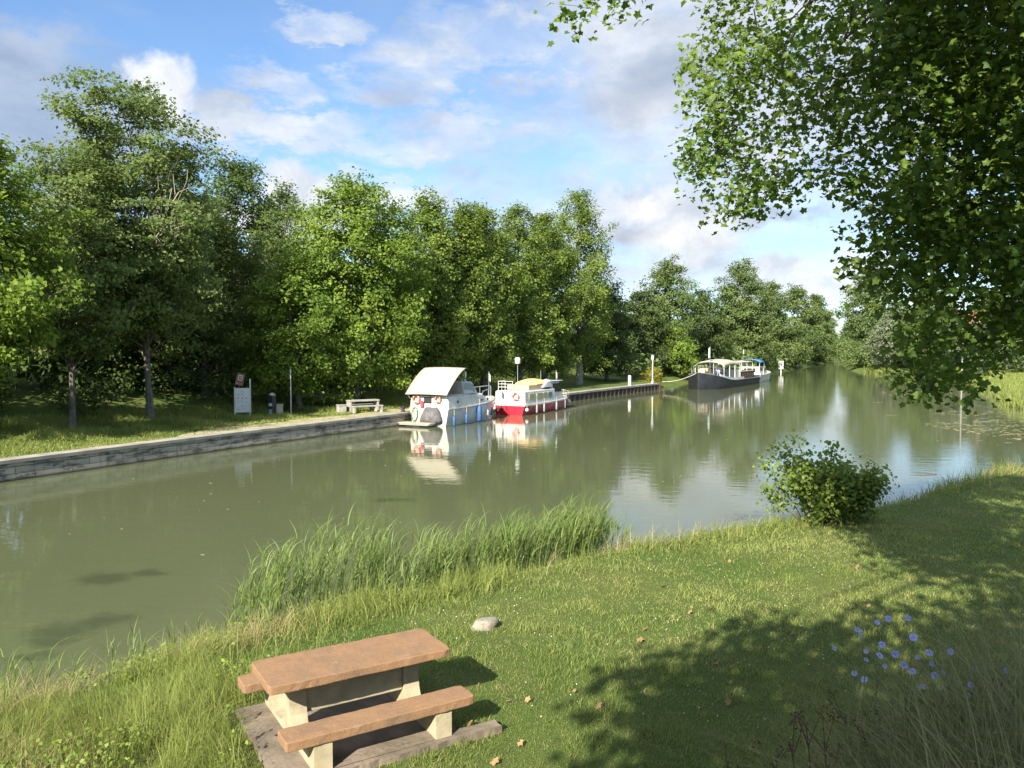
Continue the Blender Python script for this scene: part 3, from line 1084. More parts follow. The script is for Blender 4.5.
# picnic table frame of reference
TC = np.array([-1.54, 7.62])
TA = math.atan2(0.92, 1.5)
tu = np.array([math.cos(TA), math.sin(TA)]); tv = np.array([-math.sin(TA), math.cos(TA)])
TG = 0.625


def on_pad(P, m=0.0):
    q = P - TC
    u, v = q @ tu, q @ tv
    return ((u > -0.94 - m) & (u < 0.76 + m) & (v > -0.72) & (v < 0.80 + m)) | ((u > -0.94 - m) & (u < 1.16 + m) & (v > -0.865 - m) & (v <= -0.70 + m))


def sample_near(n, y0, y1, tx=0.86, logy=True):
    y = np.exp(rng.uniform(math.log(y0), math.log(y1), n)) if logy else rng.uniform(y0, y1, n)
    x = rng.uniform(-tx, tx, n) * y
    return np.stack([x, y], -1)


def grass():
    # mown lawn
    P = sample_near(620000, 3.2, 40)
    ins, dl, dn = shore(P)
    keep = (~ins) & (dn < dl) & (dn > 0.25) & (~on_pad(P, -0.07 * vnoise(P[:, 0], P[:, 1], 9.0, 91))) & (P[:, 0] < 40)
    patch = vnoise(P[:, 0], P[:, 1], 1.3, 2) * 0.6 + vnoise(P[:, 0], P[:, 1], 4.0, 4) * 0.4
    keep &= rng.uniform(0, 1, len(P)) < 0.55 + 0.75 * patch
    P = P[keep]; patch = patch[keep]; dn = dn[keep]
    n = len(P)
    b = np.column_stack([P, height(P) - 0.005])
    d = P[:, 1]
    tuft = sstep(vnoise(P[:, 0], P[:, 1], 2.6, 17) * .6 + vnoise(P[:, 0], P[:, 1], 7.0, 18) * .4, .48, .75)
    L = rng.uniform(0.02, 0.062, n) * (0.75 + 1.5 * tuft) * (1 + 0.012 * d)
    W = np.maximum(0.0055, 0.00075 * d) * rng.uniform(0.8, 1.3, n)
    big = vnoise(P[:, 0], P[:, 1], 0.45, 9)
    T = np.clip(0.42 + 0.55 * (big - 0.45) + 0.45 * (patch - 0.5) + rng.normal(size=n) * 0.25, 0, 1)
    blades('lawn_grass', b, L, W, rng.uniform(0, 6.283, n), rng.uniform(0.2, 1.1, n), 2, m_lawn, T, 'mown lawn grass on the near bank', 'grass', rng)
    # dry thatch and bleached blades in patches
    q = (rng.uniform(0, 1, n) < 0.015 + 0.22 * sstep(vnoise(P[:, 0], P[:, 1], 1.7, 23) * .6 + vnoise(P[:, 0], P[:, 1], 5.0, 24) * .4, .5, .72))
    m = int(q.sum())
    blades('dry_lawn', b[q] + (0.004, 0.003, 0.004), rng.uniform(.03, .09, m), W[q] * .9, rng.uniform(0, 6.283, m), rng.uniform(.5, 1.3, m), 2, m_dry, rng.uniform(0, .8, m), 'bleached dry grass patches in the mown lawn', 'grass', rng)
    # low broad-leaved plants in the rough corner and along the bank
    Pw = sample_near(26000, 5.3, 22)
    ins, dl, dn_ = shore(Pw)
    x, y = Pw[:, 0], Pw[:, 1]
    cw = vnoise(x, y, 1.5, 71)
    dw = np.maximum(sstep(-x, 1.6, 3.4) * sstep(-y, -10.5, -8.5), 0.8 * sstep(-dn_, -2.0, -0.8) * (x < 6)) * sstep(cw, .42, .7) * .45
    kw_ = (~ins) & (dn_ < dl) & (dn_ > .1) & (~on_pad(Pw, .1)) & (rng.uniform(0, 1, len(Pw)) < dw)
    Pw = Pw[kw_]
    C = np.column_stack([Pw, height(Pw)])
    C = np.repeat(C, 5, 0) + rng.normal(size=(len(C) * 5, 3)) * (.05, .05, .0)
    C[:, 2] += rng.uniform(.05, .34, len(C))
    V, F, kk = leaves(C, np.tile([-.2, -.4, .8], (len(C), 1)) + rng.normal(size=C.shape) * .5, rng.uniform(.022, .06, len(C)), RHOMB, rng)
    tag(npmesh('broadleaf_weeds', V, F, leafmat('leaf_weed', (.085, .145, .02), (.22, .29, .05), .42), None, np.repeat(rng.uniform(0, 1, len(C)), kk)), 'small broad-leaved weeds in the rough bank grass', 'weeds', kind='stuff')
    # taller fringe along the water and in the lower left corner
    P = sample_near(330000, 5.2, 40)
    ins, dl, dn = shore(P)
    x, y = P[:, 0], P[:, 1]
    lw = sstep(-x, 1.6, 3.4) * sstep(-y, -10.5, -8.5)
    clump = vnoise(x, y, 1.1, 12) * 0.65 + vnoise(x, y, 3.1, 13) * 0.35
    band = 0.95 * sstep(-dn, -2.3, -1.1) * (x < 7.4) + 0.9 * sstep(-dn, -1.7, -0.5) * (x >= 7.4) * (0.35 + 0.65 * sstep(x, 8.5, 11.0))
    dens = np.clip(np.maximum(band, lw * 0.75), 0, 1) * (0.25 + 1.2 * sstep(clump, 0.3, 0.65))
    keep = (~ins) & (dn < dl) & (dn > 0.02) & (~on_pad(P, 0.12)) & (rng.uniform(0, 1, len(P)) < dens)
    P = P[keep]; clump = clump[keep]; dn = dn[keep]
    n = len(P)
    b = np.column_stack([P, height(P) - 0.01])
    L = (0.16 + 0.36 * clump) * rng.uniform(0.45, 1.3, n) * np.where(P[:, 1] > 15, 0.9, 1.0) * (1 + 0.7 * sstep(P[:, 0], 9.0, 12.0))
    W = np.maximum(0.006, 0.0008 * P[:, 1]) * rng.uniform(0.7, 1.3, n)
    T = np.clip(0.35 + 0.6 * (clump - 0.45) + rng.normal(size=n) * 0.24, 0, 1)
    blades('tall_grass', b, L, W, 6.283 * vnoise(P[:, 0], P[:, 1], 1.8, 51) * 1.5 + rng.normal(0, 1.1, n), rng.uniform(0.1, 1.3, n) ** 1.2, 4, m_tall, T, 'long rough grass fringing the near bank', 'grass', rng)
    # dry stalks with seed heads
    P = sample_near(95000, 5.4, 26)
    ins, dl, dn = shore(P)
    x, y = P[:, 0], P[:, 1]
    cl = vnoise(x, y, 0.8, 21)
    dens = np.clip(0.8 * sstep(-dn, -2.2, -1.0) * ((x < 6.5) | (x > 10)) + 0.40 * sstep(-x, 2.0, 3.6) * sstep(-y, -10, -8.6), 0, 1) * sstep(cl, 0.36, 0.66)
    keep = (~ins) & (dn < dl) & (dn > 0.1) & (~on_pad(P, 0.2)) & (rng.uniform(0, 1, len(P)) < dens)
    P = P[keep]
    n = len(P)
    b = np.column_stack([P, height(P) - 0.01])
    L = rng.uniform(0.28, 0.62, n)
    ld = rng.normal(0.2, 1.5, n); le = rng.uniform(0.15, 1.3, n)
    T = rng.uniform(0, 1, n)
    blades('dry_grass', b, L, np.maximum(0.005, 0.0006 * P[:, 1]), ld, le, 4, m_dry, T, 'straw coloured seeding grass among the rough bank grass', 'grass', rng)
    # reeds at the water's edge
    t = rng.uniform(0, 1, 1900)
    line = resample(NEAR[5:12], 0.2)
    idx = (t * (len(line) - 1)).astype(int)
    base = line[idx] + rng.normal(size=(1900, 2)) * 0.36 + np.array([0.0, -0.25])
    px = 512 + 800 * base[:, 0] / base[:, 1]
    cl = vnoise(base[:, 0], base[:, 1], 1.2, 31)
    env = sstep(px, 205, 275) * sstep(-px, -645, -560) * (1 - 0.35 * np.exp(-((px - 420) / 28.0) ** 2))
    keep = (rng.uniform(0, 1, len(base)) < (0.05 + 1.1 * cl) * env) & (px > 205) & (px < 632)
    base = base[keep]; env = env[keep]; cl = cl[keep]; px = px[keep]
    hgt = (0.62 + 0.95 * env) * (0.75 + 0.4 * cl) * rng.uniform(0.7, 1.12, len(base)) * np.where(px > 430, 0.76, 1.0)
    B, LL, WW, LD, LE, TT = [], [], [], [], [], []
    for p, h in zip(base, hgt):
        z = max(hz(p[0], p[1]), -0.25)
        lean0 = rng.uniform(0.02, 0.38)
        ld0 = rng.normal(0.0, 0.5)
        B.append((p[0], p[1], z)); LL.append(h); WW.append(0.010); LD.append(ld0); LE.append(lean0); TT.append(rng.uniform(.2, .8))
        for k in range(rng.integers(6, 10)):
            s = rng.uniform(0.18, 0.92)
            q = (p[0] + math.cos(ld0) * h * lean0 * s ** 1.8, p[1] + math.sin(ld0) * h * lean0 * s ** 1.8, z + h * s * (1 - 0.4 * lean0 * s))
            B.append(q); LL.append(rng.uniform(0.25, 0.55)); WW.append(rng.uniform(0.011, 0.022))
            LD.append(rng.normal(0.0, 0.75) + (math.pi if rng.uniform() < 0.18 else 0)); LE.append(rng.uniform(0.25, 0.85)); TT.append(rng.uniform(0, 1))
    blades('reeds', np.array(B), np.array(LL), np.array(WW), np.array(LD), np.array(LE), 4, m_reed, np.array(TT), 'bluish green reeds leaning over the water at the bank', 'reeds', rng)
    # a few reeds in the lower left corner
    B, LL, WW, LD, LE, TT = [], [], [], [], [], []
    for (px, py) in [(6, 690), (14, 686), (82, 668), (24, 700), (140, 655), (2, 720), (60, 690), (115, 690), (178, 640), (200, 630)]:
        p = at(px, py + 14, 0.25)
        for q in range(3):
            bx, by = p[0] + rng.normal() * .08, p[1] + rng.normal() * .08
            z = hz(bx, by); h = rng.uniform(0.45, 0.75)
            B.append((bx, by, z)); LL.append(h); WW.append(0.009); LD.append(0.2); LE.append(.1); TT.append(.5)
            for k in range(6):
                s = rng.uniform(.2, .9)
                B.append((bx, by, z + h * s)); LL.append(rng.uniform(.2, .4)); WW.append(.014); LD.append(rng.normal(0.2, 1.4)); LE.append(rng.uniform(.2, .9)); TT.append(rng.uniform(0, 1))
    blades('reeds', np.array(B), np.array(LL), np.array(WW), np.array(LD), np.array(LE), 4, m_reed, np.array(TT), 'thin reeds scattered in the rough grass of the near corner', 'reeds', rng)
    # grass on the quay side
    n = 150000
    y = rng.uniform(18, 60, n)
    d = rng.uniform(0.66, 9.5, n)
    x0 = np.interp(y, LEFT[:, 1], LEFT[:, 0])
    P = np.column_stack([x0 - d * 0.9, y + d * 0.42])
    cl = vnoise(P[:, 0], P[:, 1], 0.7, 41)
    worn = (d < 2.4) & (P[:, 1] > 32)
    keep = rng.uniform(0, 1, n) < np.where(worn, 0.07, 0.4 + 0.7 * cl)
    P = P[keep]; d = d[keep]; cl = cl[keep]
    n = len(P)
    b = np.column_stack([P, height(P) - 0.01])
    tall = sstep(d, 2.2, 4.5) * sstep(cl, .3, .7)
    L = rng.uniform(0.06, 0.14, n) + tall * rng.uniform(0.1, 0.45, n)
    T = np.clip(0.35 + 0.4 * (cl - .5) + rng.normal(size=n) * .25 + 0.35 * (P[:, 1] > 36) * (d < 4), 0, 1)
    blades('quay_grass', b, L, np.full(n, 0.035), rng.uniform(0, 6.28, n), rng.uniform(.2, 1, n), 2, m_tall, T, 'sunlit grass strip behind the quay wall', 'grass', rng)
    # right bank grass
    n = 60000
    y = rng.uniform(42, 150, n)
    x0 = np.interp(y, NEAR[17:, 1], NEAR[17:, 0])
    P = np.column_stack([x0 + rng.uniform(0.0, 16, n) ** 1.15 * 0.7, y + rng.normal(size=n)])
    ins, dl, dn = shore(P)
    P = P[(~ins)]
    dn = dn[~ins]
    n = len(P)
    b = np.column_stack([P, height(P) - 0.02])
    L = rng.uniform(0.15, 0.4, n) + sstep(-dn, -2.5, -0.5) * rng.uniform(0.2, 1.0, n)
    blades('bank_grass', b, L, 0.0011 * P[:, 1], rng.uniform(0, 6.28, n), rng.uniform(.2, .9, n), 2, m_tall, np.clip(rng.normal(.55, .25, n), 0, 1), 'tall grass on the sunny right bank', 'grass', rng)


grass()


# ------------------------------------------------------------------ plane tree overhanging from the right
m_plane = leafmat('leaf_plane', (0.053, 0.106, 0.016), (0.152, 0.218, 0.037), 0.45, tcol=(0.20, 0.29, 0.02), gloss=0.04, rough=0.5)
m_bark_plane = pmat('bark_plane', (0.105, 0.091, 0.066), 0.85, col2=(0.050, 0.041, 0.030), nscale=3, bump=0.4, bscale=12)


def polysample(poly, n, r):
    poly = np.array(poly, float)
    lo, hi = poly.min(0), poly.max(0)
    out = []
    while sum(len(o) for o in out) < n:
        p = r.uniform(lo, hi, (n * 3, 2))
        out.append(p[inpoly(p, poly)])
    return np.vstack(out)[:n]


def plane_tree():
    r = np.random.default_rng(77)
    TX, TY = 8.2, 4.6
    g = hz(TX, TY)
    root = empty('plane_tree', (TX, TY, g))
    tag(root, 'large plane tree whose leafy branches hang down over the right side', 'tree')
    A = [(694, -60), (700, 0), (718, 19), (682, 48), (676, 66), (682, 95), (697, 128), (668, 152), (694, 164), (688, 188), (708, 202), (736, 230), (752, 204), (806, 200), (822, 166), (852, 184), (868, 205), (905, 250), (1080, 275), (1080, -60)]
    Bp = [(850, 258), (846, 284), (872, 296), (908, 335), (905, 372), (915, 394), (972, 390), (986, 350), (1080, 335), (1080, 215), (890, 222), (866, 225)]
    Dp = [(900, -60), (890, 60), (905, 150), (930, 260), (1080, 290), (1080, -60)]
    cl = []
    for poly, n, d0, d1 in ((A, 560, 8.0, 10.5), (Bp, 165, 8.4, 10.5), (Dp, 340, 8.0, 10.8)):
        for p in polysample(poly, n, r):
            back = 2.9 * float(sstep(np.array(-p[0]), -890.0, -720.0)) if poly is A else 0.0
            cl.append(atd(p[0], p[1], r.uniform(d0, d1) + back))
    for px, py in [(566, 10), (578, 6), (592, 2), (604, -2), (616, 1), (626, -6), (634, -22), (648, -44)]:
        cl.append(atd(px, py, 8.6 + r.uniform(-.15, .15)))
    vis = len(cl)
    # upper crown towards the trunk, out of the picture
    for q in range(470):
        u = unit(r.normal(size=3))
        p = np.array([5.0, 3.6, 10.2]) + u * np.array([4.6, 4.6, 3.8]) * r.uniform(0.35, 1) ** 0.5
        px = 512 + 800 * p[0] / max(p[1], 0.1); py = 350 - (p[2] - 4.2) / max(p[1], 0.1) * 800
        if p[1] > 0.3 and -40 < px < 1064 and py > -60:
            continue
        cl.append(p)
    # boughs overhead whose shade lies on the lawn
    shade = [(590, 780), (612, 700), (650, 664), (720, 632), (800, 606), (860, 612), (950, 596), (1080, 590), (1080, 790)]
    for p in polysample(shade, 185, r):
        q = at(p[0], p[1], 0.5)
        h = r.uniform(5.6, 8.2)
        c = q + SUNV * (h / SUNV[2])
        if q[1] < 5: continue
        cl.append(c)
    for p in polysample([(880, 520), (920, 505), (1060, 490), (1060, 555), (960, 550), (900, 540)], 16, r):
        q = at(p[0], p[1], 0.5)
        c = q + SUNV * (r.uniform(7.8, 9.5) / SUNV[2])
        px = 512 + 800 * c[0] / c[1]; py = 350 - (c[2] - 4.2) / c[1] * 800
        if c[1] > 0.3 and -40 < px < 690 and py > -40:
            continue
        cl.append(c)
    for p in polysample([(740, 640), (1080, 600), (1080, 800), (740, 800)], 34, r):
        c = atd(p[0], p[1], r.uniform(2.8, 3.6)) + SUNV * (r.uniform(4.6, 6.2) / SUNV[2])
        cl.append(c)
    cl = np.array(cl)
    # limbs: main boughs from the trunk to bough heads, then twigs to every cluster
    mb = MB()
    fork = np.array([TX - 0.1, TY, g + 3.4])
    mb.tube([(TX, TY, g - .4), (TX, TY, g + .3), (TX - .05, TY, g + 1.8), tuple(fork), (TX - 0.4, TY + .1, g + 6.5), (TX - 1.0, TY, g + 10)], [0.52, 0.42, 0.38, 0.36, 0.24, 0.08], 12)
    # main boughs arch out from the fork; every leaf cluster then joins the nearest wood already grown
    heads = [cl[int(np.argmax(np.linalg.norm(cl - fork, axis=1)))]]
    for i in range(15):
        dm = np.min([np.linalg.norm(cl - h, axis=1) for h in heads], 0)
        heads.append(cl[int(np.argmax(dm * r.uniform(.8, 1, len(cl))))])
    wood = []
    for h in heads:
        a = fork + np.array([0, 0, r.uniform(0, 5.0)])
        mid = (a + h) / 2 + np.array([0, 0, 0.26 * np.linalg.norm(h - a)]) + r.normal(size=3) * 0.3
        ss = np.linspace(0, 1, 14)[:, None]
        c = (1 - ss) ** 2 * a + 2 * ss * (1 - ss) * mid + ss ** 2 * h
        c[1:-1] += r.normal(size=(12, 3)) * 0.09
        mb.tube([tuple(p) for p in c], list(np.linspace(0.11, 0.012, 14)), 6)
        wood.append(c[2:])
    wood = np.vstack(wood)
    left = list(range(len(cl)))
    best = np.full(len(cl), 1e9); par = np.zeros((len(cl), 3)); lvl = np.zeros(len(cl))
    for i in range(len(cl)):
        d = np.linalg.norm(wood - cl[i], axis=1) * 1.25
        best[i] = d.min(); par[i] = wood[int(np.argmin(d))]
    done = np.zeros(len(cl), bool)
    for _ in range(len(cl)):
        i = int(np.argmin(np.where(done, 1e9, best)))
        done[i] = True
        q, p = par[i], cl[i]
        m = (p + q) / 2 + np.array([0, 0, 0.05]) + r.normal(size=3) * 0.05
        w = 0.013 * 0.88 ** lvl[i] + .002
        mb.tube([tuple(q), tuple(m), tuple(p)], [w, w * .85, w * .7], 4)
        d = np.linalg.norm(cl - p, axis=1)
        up_ = (~done) & (d < best)
        best[up_] = d[up_]; par[up_] = p; lvl[up_] = lvl[i] + 1
    o = mb.build('trunk', m_bark_plane, root, smooth=True, recalc=False)
    place_world(o)
    C, N, T, Sz = [], [], [], []
    for i, p in enumerate(cl):
        kk = int(r.uniform(22, 40)) if i < vis else 26
        sg = 0.19 if i < vis else 0.30
        off = np.clip(r.normal(size=(kk, 3)), -1.7, 1.7) * np.array([sg, sg, sg * 0.8])
        C.append(p + off)
        N.append(np.tile([-0.25, -0.45, 0.75], (kk, 1)) + r.normal(size=(kk, 3)) * 0.6)
        bt = r.uniform(.2, .8)
        T.append(np.clip(bt + r.normal(size=kk) * 0.28, 0, 1.25))
        Sz.append(r.uniform(0.06, 0.15, kk) * (1.0 + 0.028 * max(0, p[1] - 8.5)) if i < vis else r.uniform(0.15, 0.26, kk))
    C = np.vstack(C); N = np.vstack(N); T = np.concatenate(T); Sz = np.concatenate(Sz)
    # nothing may hang right in front of the lens
    ok = np.linalg.norm(C - np.array([0, 0, 4.2]), axis=1) > 2.2
    C, N, T, Sz = C[ok], N[ok], T[ok], Sz[ok]
    vs, fs, ts, base_i = [], [], [], 0
    pick = r.integers(0, 4, len(C))
    for q in range(4):
        sv, sf = PLANE
        sv = sv.copy()
        sv[:, 2] = (0.28, -0.05, 0.45, 0.12)[q] * np.abs(sv[:, 0]) - (0.25, 0.55, 0.1, 0.8)[q] * (sv[:, 1] + .1) ** 2 + 0.05 * np.sin(9 * sv[:, 0] + q)
        sv[:, 0] *= (1, 1.08, .82, .95)[q]
        w = pick == q
        V, F, kq = leaves(C[w], N[w], Sz[w], (sv, sf), r)
        vs.append(V); fs.append(F + base_i); ts.append(np.repeat(T[w], kq)); base_i += len(V)
    o = npmesh('crown', np.vstack(vs), np.vstack(fs), m_plane, root, np.concatenate(ts))
    place_world(o)


plane_tree()


# ------------------------------------------------------------------ near bank: picnic table, stone, bush, flowers
def worn_concrete(name, c1, c2, c3):
    m = bpy.data.materials.new(name)
    m.use_nodes = True
    t = NT(m.node_tree)
    oc = t.n('ShaderNodeTexCoord').outputs['Object']
    c = t.mix(t.smooth(t.noise(oc, 3.2, 7, 0.65, 0.6), 0.38, 0.66), c1, c2)
    c = t.mix(t.math('MULTIPLY', t.smooth(t.noise(oc, 9.0, 8, 0.72), 0.55, 0.68), 0.75), c, c3)
    sp = t.smooth(t.noise(oc, 130.0, 3, 0.6), 0.58, 0.70)
    c = t.mix(t.math('MULTIPLY', sp, 0.55), c, tuple(min(1, x * 2.0 + .05) for x in c2))
    sd = t.smooth(t.noise(oc, 75.0, 3, 0.6), 0.60, 0.70)
    c = t.mix(t.math('MULTIPLY', sd, 0.5), c, tuple(x * .35 for x in c1))
    b = t.n('ShaderNodeBsdfPrincipled')
    t.put(b.inputs['Base Color'], c)
    b.inputs['Roughness'].default_value = 0.9
    b.inputs['Specular IOR Level'].default_value = 0.25
    bp = t.n('ShaderNodeBump'); bp.inputs['Strength'].default_value = 0.6; bp.inputs['Distance'].default_value = 0.01
    t.put(bp.inputs['Height'], t.math('ADD', t.noise(oc, 60, 5, 0.7), t.math('MULTIPLY', t.noise(oc, 8, 5, 0.6), 1.5)))
    t.put(b.inputs['Normal'], bp.outputs[0])
    o = t.n('ShaderNodeOutputMaterial'); t.put(o.inputs[0], b.outputs[0])
    return m


m_top = worn_concrete('terracotta_concrete', (0.238, 0.137, 0.072), (0.188, 0.116, 0.068), (0.23, 0.175, 0.125))
m_cream = pmat('cream_concrete', (0.361, 0.312, 0.207), 0.85, col2=(0.282, 0.238, 0.154), nscale=6, bump=0.2, bscale=40)
m_pad = pmat('old_slab', (0.20, 0.155, 0.115), 0.95, col2=(0.115, 0.095, 0.065), nscale=3.0, bump=0.6, bscale=22)


def picnic_table():
    root = empty('picnic_table', (TC[0], TC[1], TG), TA)
    tag(root, 'concrete picnic table with rust-brown top and cream legs on the near lawn', 'picnic table')
    def slab(c, d, name, seed):
        # cast slab with slightly uneven edges and knocked corners
        rr = np.random.default_rng(seed)
        nx, ny = 28, 9
        b = MB()
        V = []
        for z in (-1, 1):
            for i in range(nx + 1):
                for j in range(ny + 1):
                    x = -1 + 2 * i / nx; y = -1 + 2 * j / ny
                    ex, ey = abs(x) > .999, abs(y) > .999
                    jx = rr.normal() * .0022 if ex else 0; jy = rr.normal() * .0022 if ey else 0
                    jz = rr.normal() * .0016 if (ex or ey) else rr.normal() * .0006
                    V.append((c[0] + x * d[0] / 2 + jx - (.012 * x if ex and ey else 0), c[1] + y * d[1] / 2 + jy - (.010 * y if ex and ey else 0), c[2] + z * d[2] / 2 + jz))
        N = (nx + 1) * (ny + 1)
        k = lambda z, i, j: z * N + i * (ny + 1) + j
        F = []
        for i in range(nx):
            for j in range(ny):
                F.append((k(1, i, j), k(1, i + 1, j), k(1, i + 1, j + 1), k(1, i, j + 1)))
                F.append((k(0, i, j), k(0, i, j + 1), k(0, i + 1, j + 1), k(0, i + 1, j)))
        for i in range(nx):
            F.append((k(0, i, 0), k(0, i + 1, 0), k(1, i + 1, 0), k(1, i, 0)))
            F.append((k(0, i + 1, ny), k(0, i, ny), k(1, i, ny), k(1, i + 1, ny)))
        for j in range(ny):
            F.append((k(0, 0, j + 1), k(0, 0, j), k(1, 0, j), k(1, 0, j + 1)))
            F.append((k(0, nx, j), k(0, nx, j + 1), k(1, nx, j + 1), k(1, nx, j)))
        b.add(V, F)
        return b.build(name, m_top, root, bevel=0.009)
    slab((0, 0, 0.59), (1.78, 0.70, 0.08), 'table_top', 1)
    slab((0.01, -0.675, 0.288), (1.78, 0.29, 0.085), 'bench', 2)
    slab((-0.01, 0.675, 0.288), (1.80, 0.29, 0.085), 'bench', 3)
    for x in (-0.56, 0.58):
        # one concrete trestle: slim upright on a low foot that sweeps up to the seat posts
        half = [(0.0, .549), (.03, .549), (.07, .549), (.0701, .42), (.075, .30), (.09, .21), (.12, .14), (.17, .09), (.24, .065), (.33, .055), (.42, .06), (.49, .085), (.535, .125), (.555, .175), (.56, .2445), (.66, .2445), (.80, .2445)]
        pr = [(-y, z) for y, z in reversed(half[1:])] + half
        b = MB().loft([[(x - .08, y, 0), (x - .08, y, z), (x + .08, y, z), (x + .08, y, 0)] for y, z in pr], close=True)
        b.build('trestle', m_cream, root)
    MB().box((0.01, 0.0, 0.37), (0.976, 0.09, 0.355)).build('tie_panel', m_cream, root, bevel=0.008)
    # the slab it stands on, with a longer edging strip in front
    base = empty('paving_slab', (TC[0], TC[1], TG - .13), TA)
    tag(base, 'worn grey-brown concrete base under the near picnic table', 'slab')
    rr = np.random.default_rng(2)

    def plate(x0, y0, x1, y1, z, name):
        pts = []
        for (a, b_, c, d) in ((x0, y0, x1, y0), (x1, y0, x1, y1), (x1, y1, x0, y1), (x0, y1, x0, y0)):
            for i in range(22):
                f = i / 22
                pts.append((a + (c - a) * f + rr.normal() * .007, b_ + (d - b_) * f + rr.normal() * .007))
        MB().prism(pts, 0.14, (0, 0, z), (1, 0, 0), (0, 1, 0)).build(name, m_pad, base)
    plate(-0.94, -0.715, 0.76, 0.80, 0.064, 'plate')
    plate(-0.94, -0.865, 1.16, -0.722, 0.060, 'edging')


picnic_table()


def rock(name, loc, d, mat, label, seed):
    r = np.random.default_rng(seed)
    bm = bmesh.new()
    bmesh.ops.create_icosphere(bm, subdivisions=3, radius=1)
    ph = r.uniform(0, 6, 6)
    for v in bm.verts:
        c = v.co
        f = 1 + 0.10 * math.sin(3 * c.x + ph[0]) + 0.09 * math.sin(4 * c.y + ph[1]) + 0.08 * math.sin(5 * c.z + ph[2] + 2 * c.x)
        p = Vector((c.x * f, c.y * f, min(c.z * f, 0.72)))
        v.co = Vector((p.x * d[0], p.y * d[1], p.z * d[2]))
    me = bpy.data.meshes.new(name)
    bm.to_mesh(me); bm.free()
    me.polygons.foreach_set('use_smooth', [True] * len(me.polygons))
    me.materials.append(mat)
    o = bpy.data.objects.new(name, me)
    o.location = loc
    o.rotation_euler = (0, 0, 0.5)
    COL.objects.link(o)
    tag(o, label, 'stone')


p = at(485, 630, 0.52)
rock('stone', (p[0], p[1], hz(p[0], p[1]) + 0.045), (0.19, 0.12, 0.105), pmat('pale_stone', (0.246, 0.224, 0.176), 0.9, col2=(0.150, 0.136, 0.106), nscale=9, bump=0.6, bscale=25), 'pale flat-topped stone in the grass beyond the picnic table', 3)


def near_bush():
    r = np.random.default_rng(9)
    x, y = 6.55, 16.9
    g = hz(x, y)
    root = empty('shrub', (x, y, g))
    tag(root, 'round-leaved green shrub at the waterside on the near bank', 'shrub')
    mb = MB()
    C, N, T = [], [], []
    for i in range(58):
        az = r.uniform(0, 6.283)
        right = r.uniform() < 0.45
        if not right:
            e = np.array([-0.32 + 1.02 * math.cos(az) * r.uniform(.3, 1), 0.75 * math.sin(az) * r.uniform(.2, 1), r.uniform(0.35, 1.9)])
            e[0] *= 1 - 0.25 * (e[2] > 1.3)
        else:
            e = np.array([0.85 + 0.72 * math.cos(az) * r.uniform(.3, 1), 0.2 + 0.7 * math.sin(az) * r.uniform(.2, 1), r.uniform(0.25, 1.15)])
        a = np.array([e[0] * 0.25, e[1] * 0.25, -0.05])
        mid = (a + e) / 2 + np.array([0, 0, 0.1]) + r.normal(size=3) * .05
        cur = [tuple((1 - s) ** 2 * a + 2 * s * (1 - s) * mid + s * s * e) for s in np.linspace(0, 1, 5)]
        mb.tube(cur, [0.016, .013, .01, .007, .004], 5)
        for q in range(7):
            s = r.uniform(.45, 1.05)
            c = (1 - s) ** 2 * a + 2 * s * (1 - s) * mid + s * s * e
            kk = 34 if c[0] > .3 else 27
            C.append(c + r.normal(size=(kk, 3)) * 0.12)
            N.append(np.tile([c[0] * .5, c[1] * .5 - .1, .6], (kk, 1)) + r.normal(size=(kk, 3)) * .6)
            T.append(np.clip(r.uniform(.2, .8) + r.normal(size=kk) * .2, 0, 1))
    C = np.vstack(C); N = np.vstack(N); T = np.concatenate(T)
    ok = C[:, 2] > 0.05
    C, N, T = C[ok], N[ok], T[ok]
    sv = [(0.5 * math.cos(R(a)), 0.55 * math.sin(R(a)), -0.08 * math.cos(R(2 * a))) for a in range(0, 360, 60)]
    shape = (np.array(sv), np.array([[0, 1, 2, 3], [0, 3, 4, 5]]))
    V, F, k = leaves(C, N, r.uniform(.045, .085, len(C)), shape, r)
    mb.build('branches', bark_brown, root, recalc=False)
    npmesh('foliage', V, F, leafmat('leaf_shrub', (0.070, 0.125, 0.018), (0.23, 0.30, 0.055), 0.45, gloss=0.05), root, np.repeat(T, k))


near_bush()


